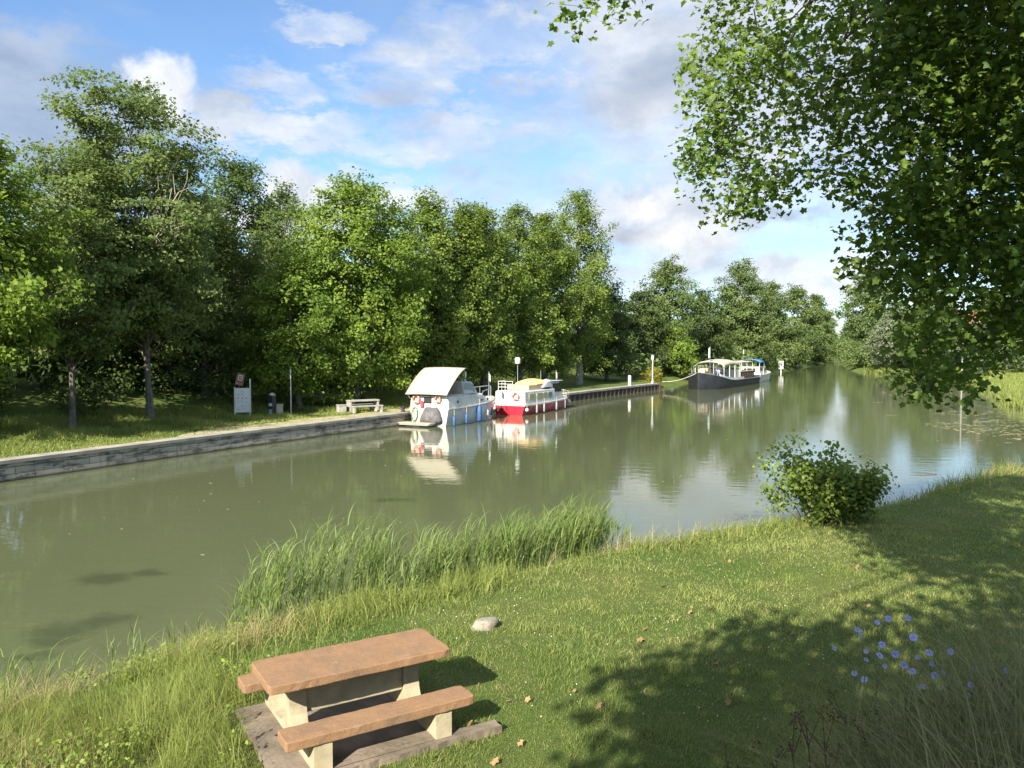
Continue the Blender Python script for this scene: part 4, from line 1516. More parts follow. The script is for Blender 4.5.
def weeds():
    """dry summer weeds on the embankment in front of the viewer"""
    r = np.random.default_rng(31)
    n = 13000
    y = r.uniform(1.5, 5.0, n); x = r.uniform(0.2, 0.72, n) * y + .1
    px = 512 + 800 * x / y
    dens = sstep(px, 670, 860) * (1 - 0.55 * sstep(y, 3.6, 4.8))
    k = r.uniform(0, 1, n) < dens
    x, y = x[k], y[k]
    P = np.column_stack([x, y])
    b = np.column_stack([P, height(P) - 0.02])
    n = len(b)
    L = r.uniform(0.10, 0.72, n) * (0.80 + 0.3 * sstep(512 + 800 * x / y, 760, 1000))
    blades('weeds', b, L, r.uniform(0.0025, 0.0065, n), r.uniform(0, 6.283, n), r.uniform(0.1, 1.2, n), 5, m_weed, r.uniform(0, 1, n), 'tangled weeds and grass on the embankment in the near corner', 'weeds', r)
    k = r.uniform(0, 1, n) < 0.30
    m = int(k.sum())
    blades('dry_weeds', b[k] + r.normal(size=(m, 3)) * (.03, .03, 0), r.uniform(.22, .52, m), r.uniform(.0018, .0038, m), r.normal(2.4, 1.9, m), r.uniform(.1, 1.1, m), 5,
           leafmat('weed_dry', (0.16, 0.115, 0.07), (0.34, 0.27, 0.16), 0.2, gloss=0.03), r.uniform(0, 1, m), 'dry straw stalks leaning through the near corner weeds', 'weeds', r)
    k = r.uniform(0, 1, n) < 0.35
    m = int(k.sum())
    C = np.repeat(b[k], 4, 0) + r.normal(size=(m * 4, 3)) * (.04, .04, 0)
    C[:, 2] += r.uniform(.03, .34, m * 4)
    V, F, kk = leaves(C, r.normal(size=C.shape) * .6 + (-.2, -.4, .6), r.uniform(.010, .036, m * 4), RHOMB, r)
    tag(npmesh('weed_leaves', V, F, leafmat('leaf_weed_small', (.075, .10, .03), (.20, .22, .08), .35), None, np.repeat(r.uniform(0, 1, m * 4), kk)), 'small leaves of the tangled near corner weeds', 'weeds', kind='stuff')
    # reddish dock-like stalks with small seed clusters
    mb = MB()
    C = []
    for (px, py) in [(790, 742), (806, 722), (824, 736), (845, 714), (862, 728), (880, 718), (770, 755), (838, 752), (892, 742), (728, 762)]:
        top = atd(px, py, r.uniform(2.9, 3.6))
        gx, gy = top[0] + r.normal() * .08, top[1] + r.normal() * .05
        gz = hz(gx, gy)
        mid = (top + np.array([gx, gy, gz])) / 2 + r.normal(size=3) * .02
        mb.tube([(gx, gy, gz), tuple(mid), tuple(top)], [.004, .0035, .002], 4)
        for q in range(3):
            e = top + np.array([r.uniform(-.10, .10), r.uniform(-.06, .06), r.uniform(-.02, .09)])
            mb.tube([tuple(mid * .3 + top * .7), tuple(e)], [.002, .0015], 4)
            C.append(e + r.normal(size=(16, 3)) * .012 + (mid * .1 - top * .1) * r.uniform(0, 1, 16)[:, None])
    C = np.vstack(C)
    V, F, kk = leaves(C, r.normal(size=(len(C), 3)), r.uniform(.008, .016, len(C)), RHOMB, r)
    o = mb
    base = len(o.v)
    o.add(V, [tuple(f) for f in F])
    ob = o.build('dock_stalks', pmat('dock_red', (0.075, 0.032, 0.024), 0.9), recalc=False)
    tag(ob, 'dark reddish dried seed stalks among the near corner weeds', 'weeds', kind='stuff')


weeds()

m_petal = pmat('chicory_petal', (0.24, 0.24, 0.50), 0.7, col2=(0.31, 0.31, 0.54), nscale=40)
m_petal_c = pmat('chicory_centre', (0.12, 0.14, 0.45), 0.8)
m_stem = pmat('chicory_stem', (0.13, 0.15, 0.06), 0.8)


def flower_mesh(r):
    b = MB()
    n = 14
    for i in range(n):
        a = 2 * math.pi * i / n + r.uniform(-.08, .08)
        d = Vector((math.cos(a), math.sin(a), 0)); s = Vector((-d.y, d.x, 0))
        L = r.uniform(0.015, 0.0195)
        z = r.uniform(0.0, 0.004)
        vs = [d * 0.002, d * L * .6 + s * .0030 + Vector((0, 0, z)), d * L + s * .0026 + Vector((0, 0, z * .6)), d * L * 1.04 + Vector((0, 0, z * .5)), d * L - s * .0026 + Vector((0, 0, z * .6)), d * L * .6 - s * .0030 + Vector((0, 0, z))]
        b.add(vs, [tuple(range(6))])
    return b


def chicory():
    r = np.random.default_rng(12)
    heads = [(560, 198), (595, 185), (658, 184), (500, 222), (508, 240), (575, 268), (525, 290), (525, 315), (568, 302), (425, 280), (488, 358), (520, 378), (585, 335), (618, 298), (645, 332), (687, 308), (725, 293), (732, 328), (742, 365), (768, 355), (768, 405), (792, 290), (675, 245), (855, 395), (848, 470), (910, 475), (870, 345), (850, 425), (672, 352), (968, 350), (704, 400)]
    heads = [(700 + a / 3.16, 560 + c / 3.16) for a, c in heads]
    plants = [('chicory plant with pale blue flowers, leftmost of the patch in the weeds', 850), ('chicory plant with blue flowers in the left middle of the patch', 868),
              ('chicory plant at the centre of the patch, its topmost flower highest of all', 885), ('chicory plant with a dense cluster of blue flowers right of the patch centre', 905),
              ('chicory plant with blue flowers towards the right end of the patch', 934), ('chicory plant with low blue flowers, rightmost of the patch in the weeds', 980)]
    groups = [[] for _ in plants]
    for h in heads:
        groups[int(np.argmin([abs(h[0] - p[1]) for p in plants]))].append(h)
    fm = None
    for (lab, cx), hs in zip(plants, groups):
        if not hs: continue
        dep = r.uniform(2.75, 3.0)
        mid = np.mean(hs, 0)
        c = atd(mid[0], mid[1], dep)
        gx, gy = c[0], c[1] + 0.05
        gz = hz(gx, gy)
        root = empty('chicory_plant', (gx, gy, gz))
        tag(root, lab, 'flower', 'chicory plants flowering in the weeds')
        st = MB()
        for (hx, hy) in hs:
            p = atd(hx, hy, dep + r.uniform(-.22, .22)) - np.array([gx, gy, gz])
            m = np.array([p[0] * .35, p[1] * .35, p[2] * .6]) + r.normal(size=3) * .03
            st.tube([(r.normal() * .01, r.normal() * .01, -.01), tuple(m), tuple(p)], [.0020, .0015, .0009], 5)
            for q in range(2):
                s = r.uniform(.4, .8)
                qn = m + (p - m) * s
                st.tube([tuple(qn), tuple(qn + r.normal(size=3) * .012 + (0, 0, .03))], [.0013, .001], 4)
            fb = flower_mesh(r)
            f = fb.build('flower_head', m_petal, root, recalc=False)
            f.location = p
            nrm = Vector((-0.35 + r.normal() * .3, -0.75 + r.normal() * .2, 0.55 + r.normal() * .25))
            f.rotation_euler = nrm.to_track_quat('Z', 'Y').to_euler()
            f.scale = (0.64 + r.uniform(-.2, .2),) * 3
            ce = MB().lathe([(.0025, -0.006), (.003, 0.0), (.0015, .003)], n=6).build('flower_centre', m_petal_c, f, recalc=False)
        st.build('stem', m_stem, root, recalc=False)


chicory()


def ground_bits():
    r = np.random.default_rng(15)
    m = leafmat('leaf_fallen', (0.17, 0.105, 0.05), (0.30, 0.20, 0.10), 0.15, gloss=0.05)
    sunny = [(729, 561), (788, 547), (645, 628), (857, 566), (874, 569), (912, 569), (727, 702), (718, 662), (733, 665), (709, 565), (640, 640), (853, 607), (868, 605), (935, 612), (984, 603), (508, 700), (470, 722), (495, 760), (520, 742), (735, 618), (731, 681), (793, 633), (772, 585), (960, 622), (905, 640), (760, 648), (690, 612), (662, 585), (815, 655), (552, 652), (600, 705), (575, 690), (527, 700), (640, 560), (985, 560), (1003, 640)]
    for i, (px, py) in enumerate(sunny):
        p = at(px, py, 0.5)
        zz = hz(p[0], p[1])
        p = at(px, py, zz + 0.045)
        sc = r.uniform(0.06, 0.115)
        V, F, k = leaves(np.zeros((1, 3)), np.array([[r.normal() * .3, -0.3 + r.normal() * .3, 1.0]]), np.array([sc]), PLANE, r)
        V[:, 2] += 0.018 * np.sin(V[:, 0] * 40)
        o = npmesh('fallen_leaf', V, F, m, None, np.full(len(V), r.uniform(0, 1)))
        o.location = p
        tag(o, 'dry brown fallen plane leaf lying on the mown lawn', 'leaf', 'fallen leaves on the lawn')
    # clover flowers: uncountable specks
    n = 380
    P = sample_near(n * 3, 6, 19, 0.75)
    ins, dl, dn = shore(P)
    cl = vnoise(P[:, 0], P[:, 1], 1.0, 61)
    k = (~ins) & (dn < dl) & (dn > .8) & (~on_pad(P, .1)) & (cl > .55)
    P = P[k][:n]
    b = MB()
    for p in P:
        s = r.uniform(.003, .008)
        z = hz(p[0], p[1]) + r.uniform(.04, .09)
        b.lathe([(s * .6, -s * .7), (s, 0), (s * .5, s * .7)], (p[0], p[1], z), 5)
    tag(b.build('clover_flowers', pmat('clover_white', (0.66, 0.64, 0.54), 0.8), recalc=False), 'small white clover flowers dotted over the lawn', 'clover', kind='stuff')


ground_bits()


# ------------------------------------------------------------------ things on the quay
m_white = pmat('white_paint', (0.528, 0.519, 0.493), 0.45, col2=(0.458, 0.449, 0.414), nscale=2.0)
m_gel = pmat('white_gelcoat', (0.581, 0.572, 0.546), 0.3, col2=(0.449, 0.440, 0.400), nscale=1.4, coat=0.2)
m_steel = pmat('grey_steel', (0.42, 0.43, 0.43), 0.4, metal=0.6)
m_black = pmat('black_plastic', (0.02, 0.02, 0.022), 0.5)
m_beige = pmat('beige_box', (0.48, 0.42, 0.30), 0.7, noise=0.15)
m_conc = pmat('pale_concrete', (0.317, 0.304, 0.264), 0.9, col2=(0.238, 0.224, 0.194), nscale=5, bump=0.3)
m_board = pmat('notice_white', (0.581, 0.581, 0.554), 0.5, noise=0.08, nscale=4)
m_signbrown = pmat('sign_brown', (0.13, 0.07, 0.05), 0.7, col2=(0.09, 0.05, 0.04), nscale=8)
m_ink = pmat('notice_ink', (0.25, 0.27, 0.27), 0.8)
QD = math.atan2(0.89, 0.46)         # heading of the quay


def stand(px, py, zoff=0.0, z0=0.7):
    p = at(px, py, z0)
    for _ in range(6):
        p = at(px, py, hz(p[0], p[1]) + zoff)
    return p


def info_board():
    a = stand(235.5, 419); c = stand(250, 417)
    d = c - a
    L = 0.80
    ang = R(14)
    root = empty('notice_board', ((a[0] + c[0]) / 2, (a[1] + c[1]) / 2, (a[2] + c[2]) / 2), ang)
    tag(root, 'white notice board on two posts with a crooked brown plate above', 'sign')
    MB().box((0, 0, 0.93), (0.70, 0.035, 1.28)).build('panel', m_board, root, bevel=0.006)
    MB().box((-0.385, 0, 0.80), (0.07, 0.07, 1.66)).build('post', m_white, root, bevel=0.006)
    MB().box((0.385, 0, 1.0), (0.07, 0.07, 2.1)).build('post', m_white, root, bevel=0.006)
    rr = np.random.default_rng(4)
    for i in range(6):
        for k in range(3):
            if rr.uniform() < 0.75:
                MB().box((-0.22 + 0.21 * k + rr.uniform(-.02, .02), -0.0215, 1.42 - i * 0.19 + rr.uniform(-.03, .03)), (rr.uniform(.03, .10), 0.004, rr.uniform(.02, .07))).build('notice', m_ink, root)
    s = MB()
    M = Matrix.Rotation(R(-14), 3, 'Y').to_3x3() @ Matrix.Identity(3)
    M = Matrix.Rotation(R(12), 3, 'Y')
    pl = MB().box((-0.11, -0.01, 2.03), (0.42, 0.04, 0.66), rot=M).build('plate', m_signbrown, root, bevel=0.006)
    q = MB()
    for (x, z, w, h) in ((0, .20, .26, .07), (-.10, .08, .06, .30), (.10, .08, .06, .30), (0, -.045, .26, .06), (0.0, 0.08, 0.05, 0.08)):
        v = M @ Vector((x, -0.024, z)) + Vector((-0.11, -0.01, 2.03))
        q.box(tuple(v), (w, 0.006, h), rot=M)
    q.build('emblem', pmat('emblem_cream', (0.55, 0.45, 0.33), 0.7), pl)
    v = MB()
    vv = M @ Vector((0, -0.024, -0.22)) + Vector((-0.11, -0.01, 2.03))
    v.box(tuple(vv), (0.34, 0.006, 0.13), rot=M).build('stripe', pmat('emblem_red', (0.28, 0.10, 0.08), 0.7), pl)
    MB().box((-0.16, 0.0, 1.66), (0.05, 0.05, 0.16)).build('bracket', m_signbrown, root)


info_board()


def quay_things():
    # service terminal
    p = stand(272, 416)
    root = empty('service_terminal', tuple(p), R(-20))
    tag(root, 'dark shore power and water terminal beside the beige box', 'terminal')
    MB().box((0, 0, 0.55), (0.34, 0.30, 1.1)).build('housing', m_black, root, bevel=0.03)
    MB().box((0.03, -0.162, 0.62), (0.2, 0.02, 0.16)).build('socket_panel', pmat('pale_panel', (0.5, 0.5, 0.48), 0.5), root, bevel=0.004)
    MB().box((0.03, -0.162, 0.22), (0.2, 0.02, 0.30)).build('access_door', pmat('blue_grey', (0.25, 0.31, 0.36), 0.5), root, bevel=0.004)
    MB().lathe([(0.17, 0), (0.18, 0.06), (0.12, 0.13), (0.03, 0.16)], (0.03, 0, 1.102), 14).build('lamp_cap', m_steel, root, smooth=True)
    p = stand(279.5, 415.5)
    root = empty('service_box', tuple(p), R(-10))
    tag(root, 'low beige utility box next to the dark terminal', 'box')
    MB().box((0, 0, 0.29), (0.32, 0.24, 0.58)).build('body', m_beige, root, bevel=0.01)
    MB().box((0, 0, 0.601), (0.36, 0.28, 0.04)).build('lid', m_beige, root, bevel=0.008)
    MB().box((0, -0.1265, 0.3), (0.24, 0.012, 0.44)).build('door', m_beige, root, bevel=0.004)
    p = stand(291, 415)
    root = empty('metal_pole', tuple(p))
    tag(root, 'slim grey metal pole standing under the overhanging leaves', 'pole')
    MB().lathe([(0.055, 0), (0.055, 0.05), (0.036, 0.055), (0.034, 2.62), (0.0, 2.64)], n=10).build('shaft', m_steel, root, smooth=True)
    MB().box((0, 0, 0.015), (0.2, 0.2, 0.03)).build('base_plate', m_steel, root)
    # concrete picnic table on the quay
    a = stand(363, 412)
    root = empty('picnic_table', tuple(a), R(34))
    root.scale = (.86, .86, .92)
    tag(root, 'pale all-concrete picnic table on the quay grass beside the white boat', 'picnic table')
    MB().box((0, 0, 0.72), (2.1, 0.7, 0.09)).build('table_top', m_conc, root, bevel=0.01)
    for s in (-1, 1):
        MB().box((0, s * 0.78, 0.41), (2.1, 0.30, 0.08)).build('bench', m_conc, root, bevel=0.01)
    for x in (-0.96, 0.96):
        MB().box((x, 0, 0.337), (0.12, 0.64, 0.674)).build('leg', m_conc, root, bevel=0.008)
        for s in (-1, 1):
            MB().box((x, s * 0.78, 0.184), (0.12, 0.28, 0.368)).build('bench_leg', m_conc, root, bevel=0.008)
    p = stand(341.5, 413)
    root = empty('concrete_block', tuple(p), R(30))
    tag(root, 'low pale concrete seat block left of the quay picnic table', 'block')
    MB().box((0, 0, 0.21), (0.45, 0.4, 0.42)).build('block', m_conc, root, bevel=0.02)
    MB().box((0, 0, 0.445), (0.52, 0.46, 0.05)).build('seat_slab', m_conc, root, bevel=0.012)
    # bollard
    x, y = left_offset(45.0, 0.36)
    root = empty('mooring_bollard', (x, y, 0.70))
    tag(root, 'small black mooring bollard on the coping near the white boat', 'bollard')
    MB().lathe([(0.16, 0), (0.16, 0.03), (0.09, 0.05), (0.08, 0.2), (0.14, 0.25), (0.14, 0.31), (0.05, 0.34)], n=12).build('post', m_black, root, smooth=True)
    MB().tube([(-0.2, 0, 0.17), (0.2, 0, 0.17)], 0.04, 8).build('cross_bar', m_black, root)
    # white post
    x, y = left_offset(78.2, 0.38)
    root = empty('marker_post', (x, y, 0.70))
    tag(root, 'short thick white post standing on the coping of the pile wall', 'post')
    MB().lathe([(0.15, 0), (0.15, 0.96), (0.11, 1.02), (0.0, 1.03)], n=14).build('post', m_white, root, smooth=True)
    MB().lathe([(0.2, 0), (0.2, 0.03), (0.16, 0.04)], n=14).build('foot', m_conc, root)
    # lamp post
    x, y = left_offset(84.0, 0.4)
    root = empty('lamp_post', (x, y, 0.70))
    tag(root, 'slender white lamp post at the end of the quay', 'lamp post')
    MB().lathe([(0.10, 0), (0.10, 0.25), (0.06, 0.28), (0.05, 2.4)], n=10).build('pole', m_white, root, smooth=True)
    MB().lathe([(0.06, 2.4), (0.12, 2.46), (0.15, 2.85), (0.13, 2.92)], n=12).build('lantern', pmat('lantern_glass', (0.62, 0.64, 0.64), 0.2), root, smooth=True)
    MB().lathe([(0.20, 2.922), (0.15, 2.98), (0.0, 3.02)], n=12).build('lamp_cap', m_steel, root, smooth=True)
    # small sign past the quay end
    x, y = left_offset(87.5, 1.2)
    root = empty('small_sign', (x, y, hz(x, y)), R(20))
    tag(root, 'small low plate on a stake in the grass past the lamp post', 'sign')
    MB().box((0, 0, 0.45), (0.05, 0.05, 0.9)).build('stake', m_signbrown, root)
    MB().box((0, -0.04, 0.92), (0.6, 0.025, 0.35)).build('plate', pmat('dull_green', (0.12, 0.15, 0.09), 0.6), root)
    # white channel board
    X = (781 - 512) / 800 * 146
    root = empty('channel_board', (X, 146, 0.0), R(-12))
    zz = hz(X, 146)
    root.location.z = zz
    tag(root, 'pale board on a post at the water past the moored boats', 'sign')
    MB().box((0, 0, 0.6 - zz * .5), (0.14, 0.14, 1.6)).build('post', m_white, root)
    MB().box((0, -0.09, 1.7), (0.85, 0.04, 1.5)).build('board', pmat('board_grey', (.33, .34, .33), .6), root)
    # yellow bush
    plant_tree(653, 88.5, 366, 'small yellow flowering bush beside the lamp post', 'yellow_bush', 'yellow', 'bush', rad=0.95, base=0.1, seed=71, nb=22, nl=20, leaf=0.16, sub=0.35, prof='skirt')


quay_things()


# ------------------------------------------------------------------ boats
def hull_sections(L, B, free, sheer, n=13, transom=1.0, flare=0.86, fine=2.2, draft=0.35, bowrake=0.35):
    """sections from stern (x=0) to bow (x=L); returns list of (x, half_beam, gunwale z, stem shift)"""
    secs = []
    for i in range(n):
        s = i / (n - 1)
        hb = B / 2 * (transom + (1 - transom) * min(1, s / 0.35)) * (1 - max(0, (s - 0.5) / 0.5) ** fine) ** 0.75
        hb = max(hb, 0.012)
        zt = free + sheer * s ** 2
        x = L * s
        rk = bowrake * s ** 3
        secs.append([(x + rk, hb, zt), (x + rk * .6, hb * (0.5 + 0.5 * flare), zt * .55), (x, hb * flare, 0.05), (x - rk * .3, hb * flare * .7, -draft), (x - rk * .3, -hb * flare * .7, -draft), (x, -hb * flare, 0.05), (x + rk * .6, -hb * (0.5 + 0.5 * flare), zt * .55), (x + rk, -hb, zt)])
    return secs


def hull(L, B, free, sheer, **kw):
    s = hull_sections(L, B, free, sheer, **kw)
    return MB().loft(s, close=True), s


def ring(c, Rr, r, n=20, normal='x'):
    pts = []
    for i in range(n):
        a = 2 * math.pi * i / n
        if normal == 'x':
            pts.append((c[0], c[1] + Rr * math.cos(a), c[2] + Rr * math.sin(a)))
        else:
            pts.append((c[0] + Rr * math.cos(a), c[1], c[2] + Rr * math.sin(a)))
    return MB().tube(pts, r, 8, closed=True)


m_tarp = pmat('grey_tarp', (0.065, 0.06, 0.065), 0.85, col2=(0.12, 0.115, 0.115), nscale=3, bump=0.8, bscale=6)
m_canvas = pmat('beige_canvas', (0.378, 0.339, 0.264), 0.8, col2=(0.330, 0.295, 0.229), nscale=2.5)
m_vinyl = pmat('grey_vinyl', (0.422, 0.431, 0.414), 0.35, col2=(0.352, 0.361, 0.352), nscale=3)
m_wood = pmat('weathered_wood', (0.40, 0.33, 0.22), 0.8, col2=(0.28, 0.23, 0.15), nscale=4, bump=0.3)
m_glass = pmat('dark_glass', (0.02, 0.025, 0.03), 0.06, spec=0.6)
m_blue = pmat('blue_fabric', (0.03, 0.085, 0.22), 0.6, noise=0.2)
m_red = pmat('red_gelcoat', (0.40, 0.018, 0.035), 0.35, noise=0.2, nscale=1.5, coat=0.2)
m_orange = pmat('orange_red', (0.62, 0.09, 0.04), 0.5)
m_rope = pmat('rope', (0.45, 0.40, 0.30), 0.9)
m_green = pmat('green_hose', (0.06, 0.14, 0.06), 0.6)
m_grey = pmat('hull_grey', (0.50, 0.50, 0.47), 0.4, col2=(0.43, 0.43, 0.39), nscale=1.2)


def lifebuoy(pos, rz, rad, label, base=m_orange, band=m_white, tilt=0):
    o = empty('lifebuoy', pos, rz)
    tag(o, label, 'lifebuoy')
    ring((0, 0, 0), rad, rad * 0.24, 22).build('ring', base, o, smooth=True)
    b = MB()
    for k in range(4):
        a = k * math.pi / 2 + math.pi / 4
        pts = [(0, rad * math.cos(a + d), rad * math.sin(a + d)) for d in (-.17, 0, .17)]
        b.tube(pts, rad * 0.26, 8)
    b.build('bands', band, o, smooth=True)
    return o


def local(root, p):
    return root.matrix_basis @ Vector(p)


def fender(root, p, r, L, mat, label, group, ball=False):
    w = local(root, p)
    o = empty('fender', w)
    tag(o, label, 'fender', group)
    if ball:
        prof = [(r * math.cos(a), r * math.sin(a)) for a in np.linspace(-1.5, 1.5, 10)]
    else:
        prof = [(0.02, -L / 2), (r * .7, -L / 2 + r * .25), (r, -L / 2 + r * .8), (r, L / 2 - r * .8), (r * .7, L / 2 - r * .25), (0.025, L / 2), (0.02, L / 2 + .05)]
    MB().lathe(prof, n=12).build('bladder', mat, o, smooth=True)
    top = (r if ball else L / 2)
    MB().tube([(0, 0, top * .95), (0, 0, top + 0.38)], 0.012, 6).build('rope', m_rope, o)
    return o


def flag(root, p, h, mat, w=0.34, hh=0.42, name='flag_staff'):
    b = MB().tube([p, (p[0], p[1], p[2] + h)], 0.018, 6)
    st = b.build(name, m_steel, root)
    q = MB()
    secs = []
    for i in range(6):
        s = i / 5
        yy = 0.03 * math.sin(s * 5)
        x = p[0] + 0.02 - w * s * 0.35
        secs.append([(x, p[1] - w * s * .4 + yy, p[2] + h - .03 - .22 * s), (x, p[1] - w * s * .4 + yy, p[2] + h - .03 - hh - .22 * s)])
    q.loft(secs, capa=False, capb=False)
    o = q.build('flag', mat, st, recalc=False)
    so = o.modifiers.new('thick', 'SOLIDIFY'); so.thickness = 0.006
    return st


def white_boat():
    # stern starboard corner of the boat at the water
    s0 = np.array([-3.42, 43.55])
    B, L = 2.65, 6.9
    fw = np.array([math.cos(QD), math.sin(QD)])
    lf = np.array([-fw[1], fw[0]])
    o0 = s0 + lf * B / 2
    root = empty('cabin_cruiser', (o0[0], o0[1], 0), QD)
    tag(root, 'white cabin cruiser moored stern-on with a large beige cover over its stern', 'boat')
    hb, secs = hull(L, B, 1.0, 0.32, fine=2.3, transom=0.96, draft=0.4)
    hb.build('hull', m_gel, root, smooth=True)
    # grey lower side band and rubbing strake
    for s in (-1, 1):
        pts = [(q[0][0], s * (q[0][1] + 0.012), q[0][2] - 0.05) for q in secs]
        MB().tube(pts, 0.035, 6).build('rubbing_strake', pmat('strake', (0.26, 0.26, 0.25), 0.6), root)
    # cockpit coaming and cabin body
    def sec(x, hb_, z0, z1, top):
        return [(x, hb_, z0), (x, hb_ * .97, z1), (x, hb_ * top, z1 + .10), (x, -hb_ * top, z1 + .10), (x, -hb_ * .97, z1), (x, -hb_, z0)]
    b = MB().loft([sec(0.06, 1.27, 0.90, 1.55, .8), sec(2.2, 1.27, 0.95, 1.62, .8), sec(3.3, 1.18, 0.98, 1.58, .8)], close=True)
    b.build('cockpit', m_gel, root)
    b = MB().loft([sec(3.31, 1.14, 0.98, 1.46, .85), sec(4.6, 0.98, 1.0, 1.40, .85), sec(5.6, 0.62, 1.08, 1.24, .8), sec(6.1, 0.3, 1.1, 1.16, .8)], close=True)
    b.build('foredeck_cabin', m_gel, root)
    # clear enclosure ahead of the cover and raked windscreen
    b = MB()
    b.loft([[(1.9, 1.12, 1.70), (1.9, 0.95, 2.45), (1.9, -0.95, 2.45), (1.9, -1.12, 1.70)], [(3.0, 1.10, 1.70), (3.0, 0.9, 2.38), (3.0, -0.9, 2.38), (3.0, -1.10, 1.70)], [(3.75, 1.02, 1.56), (3.25, .86, 2.32), (3.25, -.86, 2.32), (3.75, -1.02, 1.56)]], close=True)
    b.build('enclosure', m_vinyl, root)
    for s in (-1, 1):
        MB().prism([(2.05, 1.78), (2.9, 1.76), (3.35, 1.70), (3.05, 2.25), (2.1, 2.33)], 0.012, (0, s * 1.055, 0), (1, 0, 0), (0, 0, 1)).build('side_window', pmat('smoky_vinyl', (0.26, 0.28, 0.28), 0.2), root).rotation_euler = (0, 0, 0)
        for x in (1.0, 4.1, 5.0):
            y = 1.285 if x < 2 else (1.13 - 0.11 * (x - 3.3) + .005)
            z = 1.32 if x < 2 else 1.25
            MB().tube([(x, s * (y - .03), z), (x, s * (y + .012), z)], 0.075, 12).build('porthole', m_glass, root)
    # beige cover: curved sheet rising from the stern forward
    secs = []
    for i in range(12):
        s = i / 11
        x = -0.33 + 2.10 * s
        z = 1.78 + 1.45 * (1 - (1 - s) ** 1.45)
        row = []
        for k in range(9):
            u = -1 + 2 * k / 8
            row.append((x, u * 1.36, z - 0.035 * u * u))
        secs.append(row)
    o = MB().loft(secs, capa=False, capb=False).build('stern_cover', m_canvas, root, smooth=True)
    so = o.modifiers.new('thick', 'SOLIDIFY'); so.thickness = 0.035
    for s in (-1, 1):
        MB().tube([(1.66, s * 1.25, 1.62), (1.70, s * 1.27, 3.16)], 0.022, 6).build('cover_post', m_steel, root)
        MB().tube([(-0.05, s * 1.22, 1.5), (-0.25, s * 1.27, 1.80)], 0.022, 6).build('cover_post', m_steel, root)
    # stern: door opening, tarp, hose coil
    MB().box((0.045, 0.10, 1.42), (0.04, 0.5, 0.34)).build('hatch_opening', m_black, root)
    rr = np.random.default_rng(8)
    secs = []
    prof = [(0.42, 1.12), (0.48, .9), (0.55, .6), (0.60, .32), (0.55, .20)]
    for i, (z, w0, w1, dx) in enumerate([(0.14, 0.60, -0.88, -.22), (0.34, 0.58, -0.90, -.30), (0.58, 0.50, -.82, -.27), (0.80, 0.38, -.74, -.20), (0.98, .24, -.62, -.10), (1.04, .18, -.55, -.02)]):
        row = []
        for k in range(9):
            u = k / 8
            row.append((dx * (math.sin(math.pi * u) ** .5 if 0 < u < 1 else 0) - 0.012 + rr.normal() * .012, w0 + (w1 - w0) * u, z + rr.normal() * .012))
        secs.append(row)
    MB().loft(secs, capa=False, capb=False).build('tarpaulin', m_tarp, root, smooth=True).modifiers.new('thick', 'SOLIDIFY').thickness = 0.02
    pts = [(-0.05, 0.92 + .19 * math.cos(a) - .03 * math.sin(a), 0.62 + 0.38 * math.sin(a)) for a in np.linspace(0, 2 * math.pi, 26)[:-1]]
    MB().tube(pts, 0.035, 6, closed=True).build('hose_coil', m_green, root, smooth=True)
    pts = [(-0.05, 0.92 + .12 * math.cos(a), 0.60 + 0.28 * math.sin(a)) for a in np.linspace(0, 2 * math.pi, 26)[:-1]]
    MB().tube(pts, 0.025, 6, closed=True).build('rope_coil', m_rope, root, smooth=True)
    pl = MB()
    for k in range(4):
        pl.box((-0.26 - 0.17 * k, 0.45, 0.19), (0.155, 2.1, 0.05))
    pl.build('swim_platform', m_wood, root)
    MB().box((-0.52, 0.45, 0.12), (0.70, 1.9, 0.07)).build('platform_frame', m_steel, root)
    # rails on the foredeck
    b = MB()
    rl = [(4.3, -1.0, 1.75), (5.4, -.78, 1.84), (6.4, -.40, 1.92), (7.05, 0, 1.96), (6.4, .40, 1.92), (5.4, .78, 1.84), (4.3, 1.0, 1.75)]
    b.tube(rl, 0.02, 6)
    for q in rl:
        b.tube([(q[0] - .03, q[1] * .96, 1.18), q], 0.016, 6)
    b.build('bow_rail', m_steel, root)
    MB().box((5.2, 0, 1.45), (0.7, 0.7, 0.22), taper=.85).build('deck_hatch', m_gel, root, bevel=0.03)
    flag(root, (6.85, 0, 1.2), 1.65, m_white)
    flag(root, (1.6, -1.24, 1.6), 1.3, m_blue, .2, .3)
    MB().tube([(2.75, -0.75, 2.3), (2.75, -0.75, 2.95)], .012, 5).build('aerial', m_steel, root)
    # things hung on it
    lifebuoy(tuple(local(root, (-0.06, 0.80, 1.46))), QD, 0.21, 'orange lifebuoy hanging at the left of the white cruiser stern under the cover')
    lifebuoy(tuple(local(root, (-0.06, -0.62, 1.50))), QD, 0.17, 'red and white lifebuoy at the right of the white cruiser stern under the cover', m_orange)
    c = empty('red_jacket', local(root, (-0.05, 0.45, 1.18)), QD)
    tag(c, 'red cloth hung over the white cruiser stern between lifebuoy and hatch', 'cloth')
    rows = [[(-0.02 - .02 * math.sin(k * 1.7), -0.13 + .26 * k / 6 * (1 - .25 * i / 4), 0.22 - .10 * i + .02 * math.sin(k * 2)) for k in range(7)] for i in range(5)]
    ob = MB().loft(rows, capa=False, capb=False).build('cloth', pmat('red_cloth', (0.42, .05, .08), .8), c, smooth=True)
    ob.modifiers.new('thick', 'SOLIDIFY').thickness = .012
    gf = 'fenders along the white cruiser'
    fender(root, (0.45, -1.36, 0.28), 0.085, 0.55, m_blue, 'blue fender at the stern corner of the white cruiser', gf)
    fender(root, (1.75, -1.38, 0.32), 0.085, 0.55, m_blue, 'blue fender second from the stern of the white cruiser', gf)
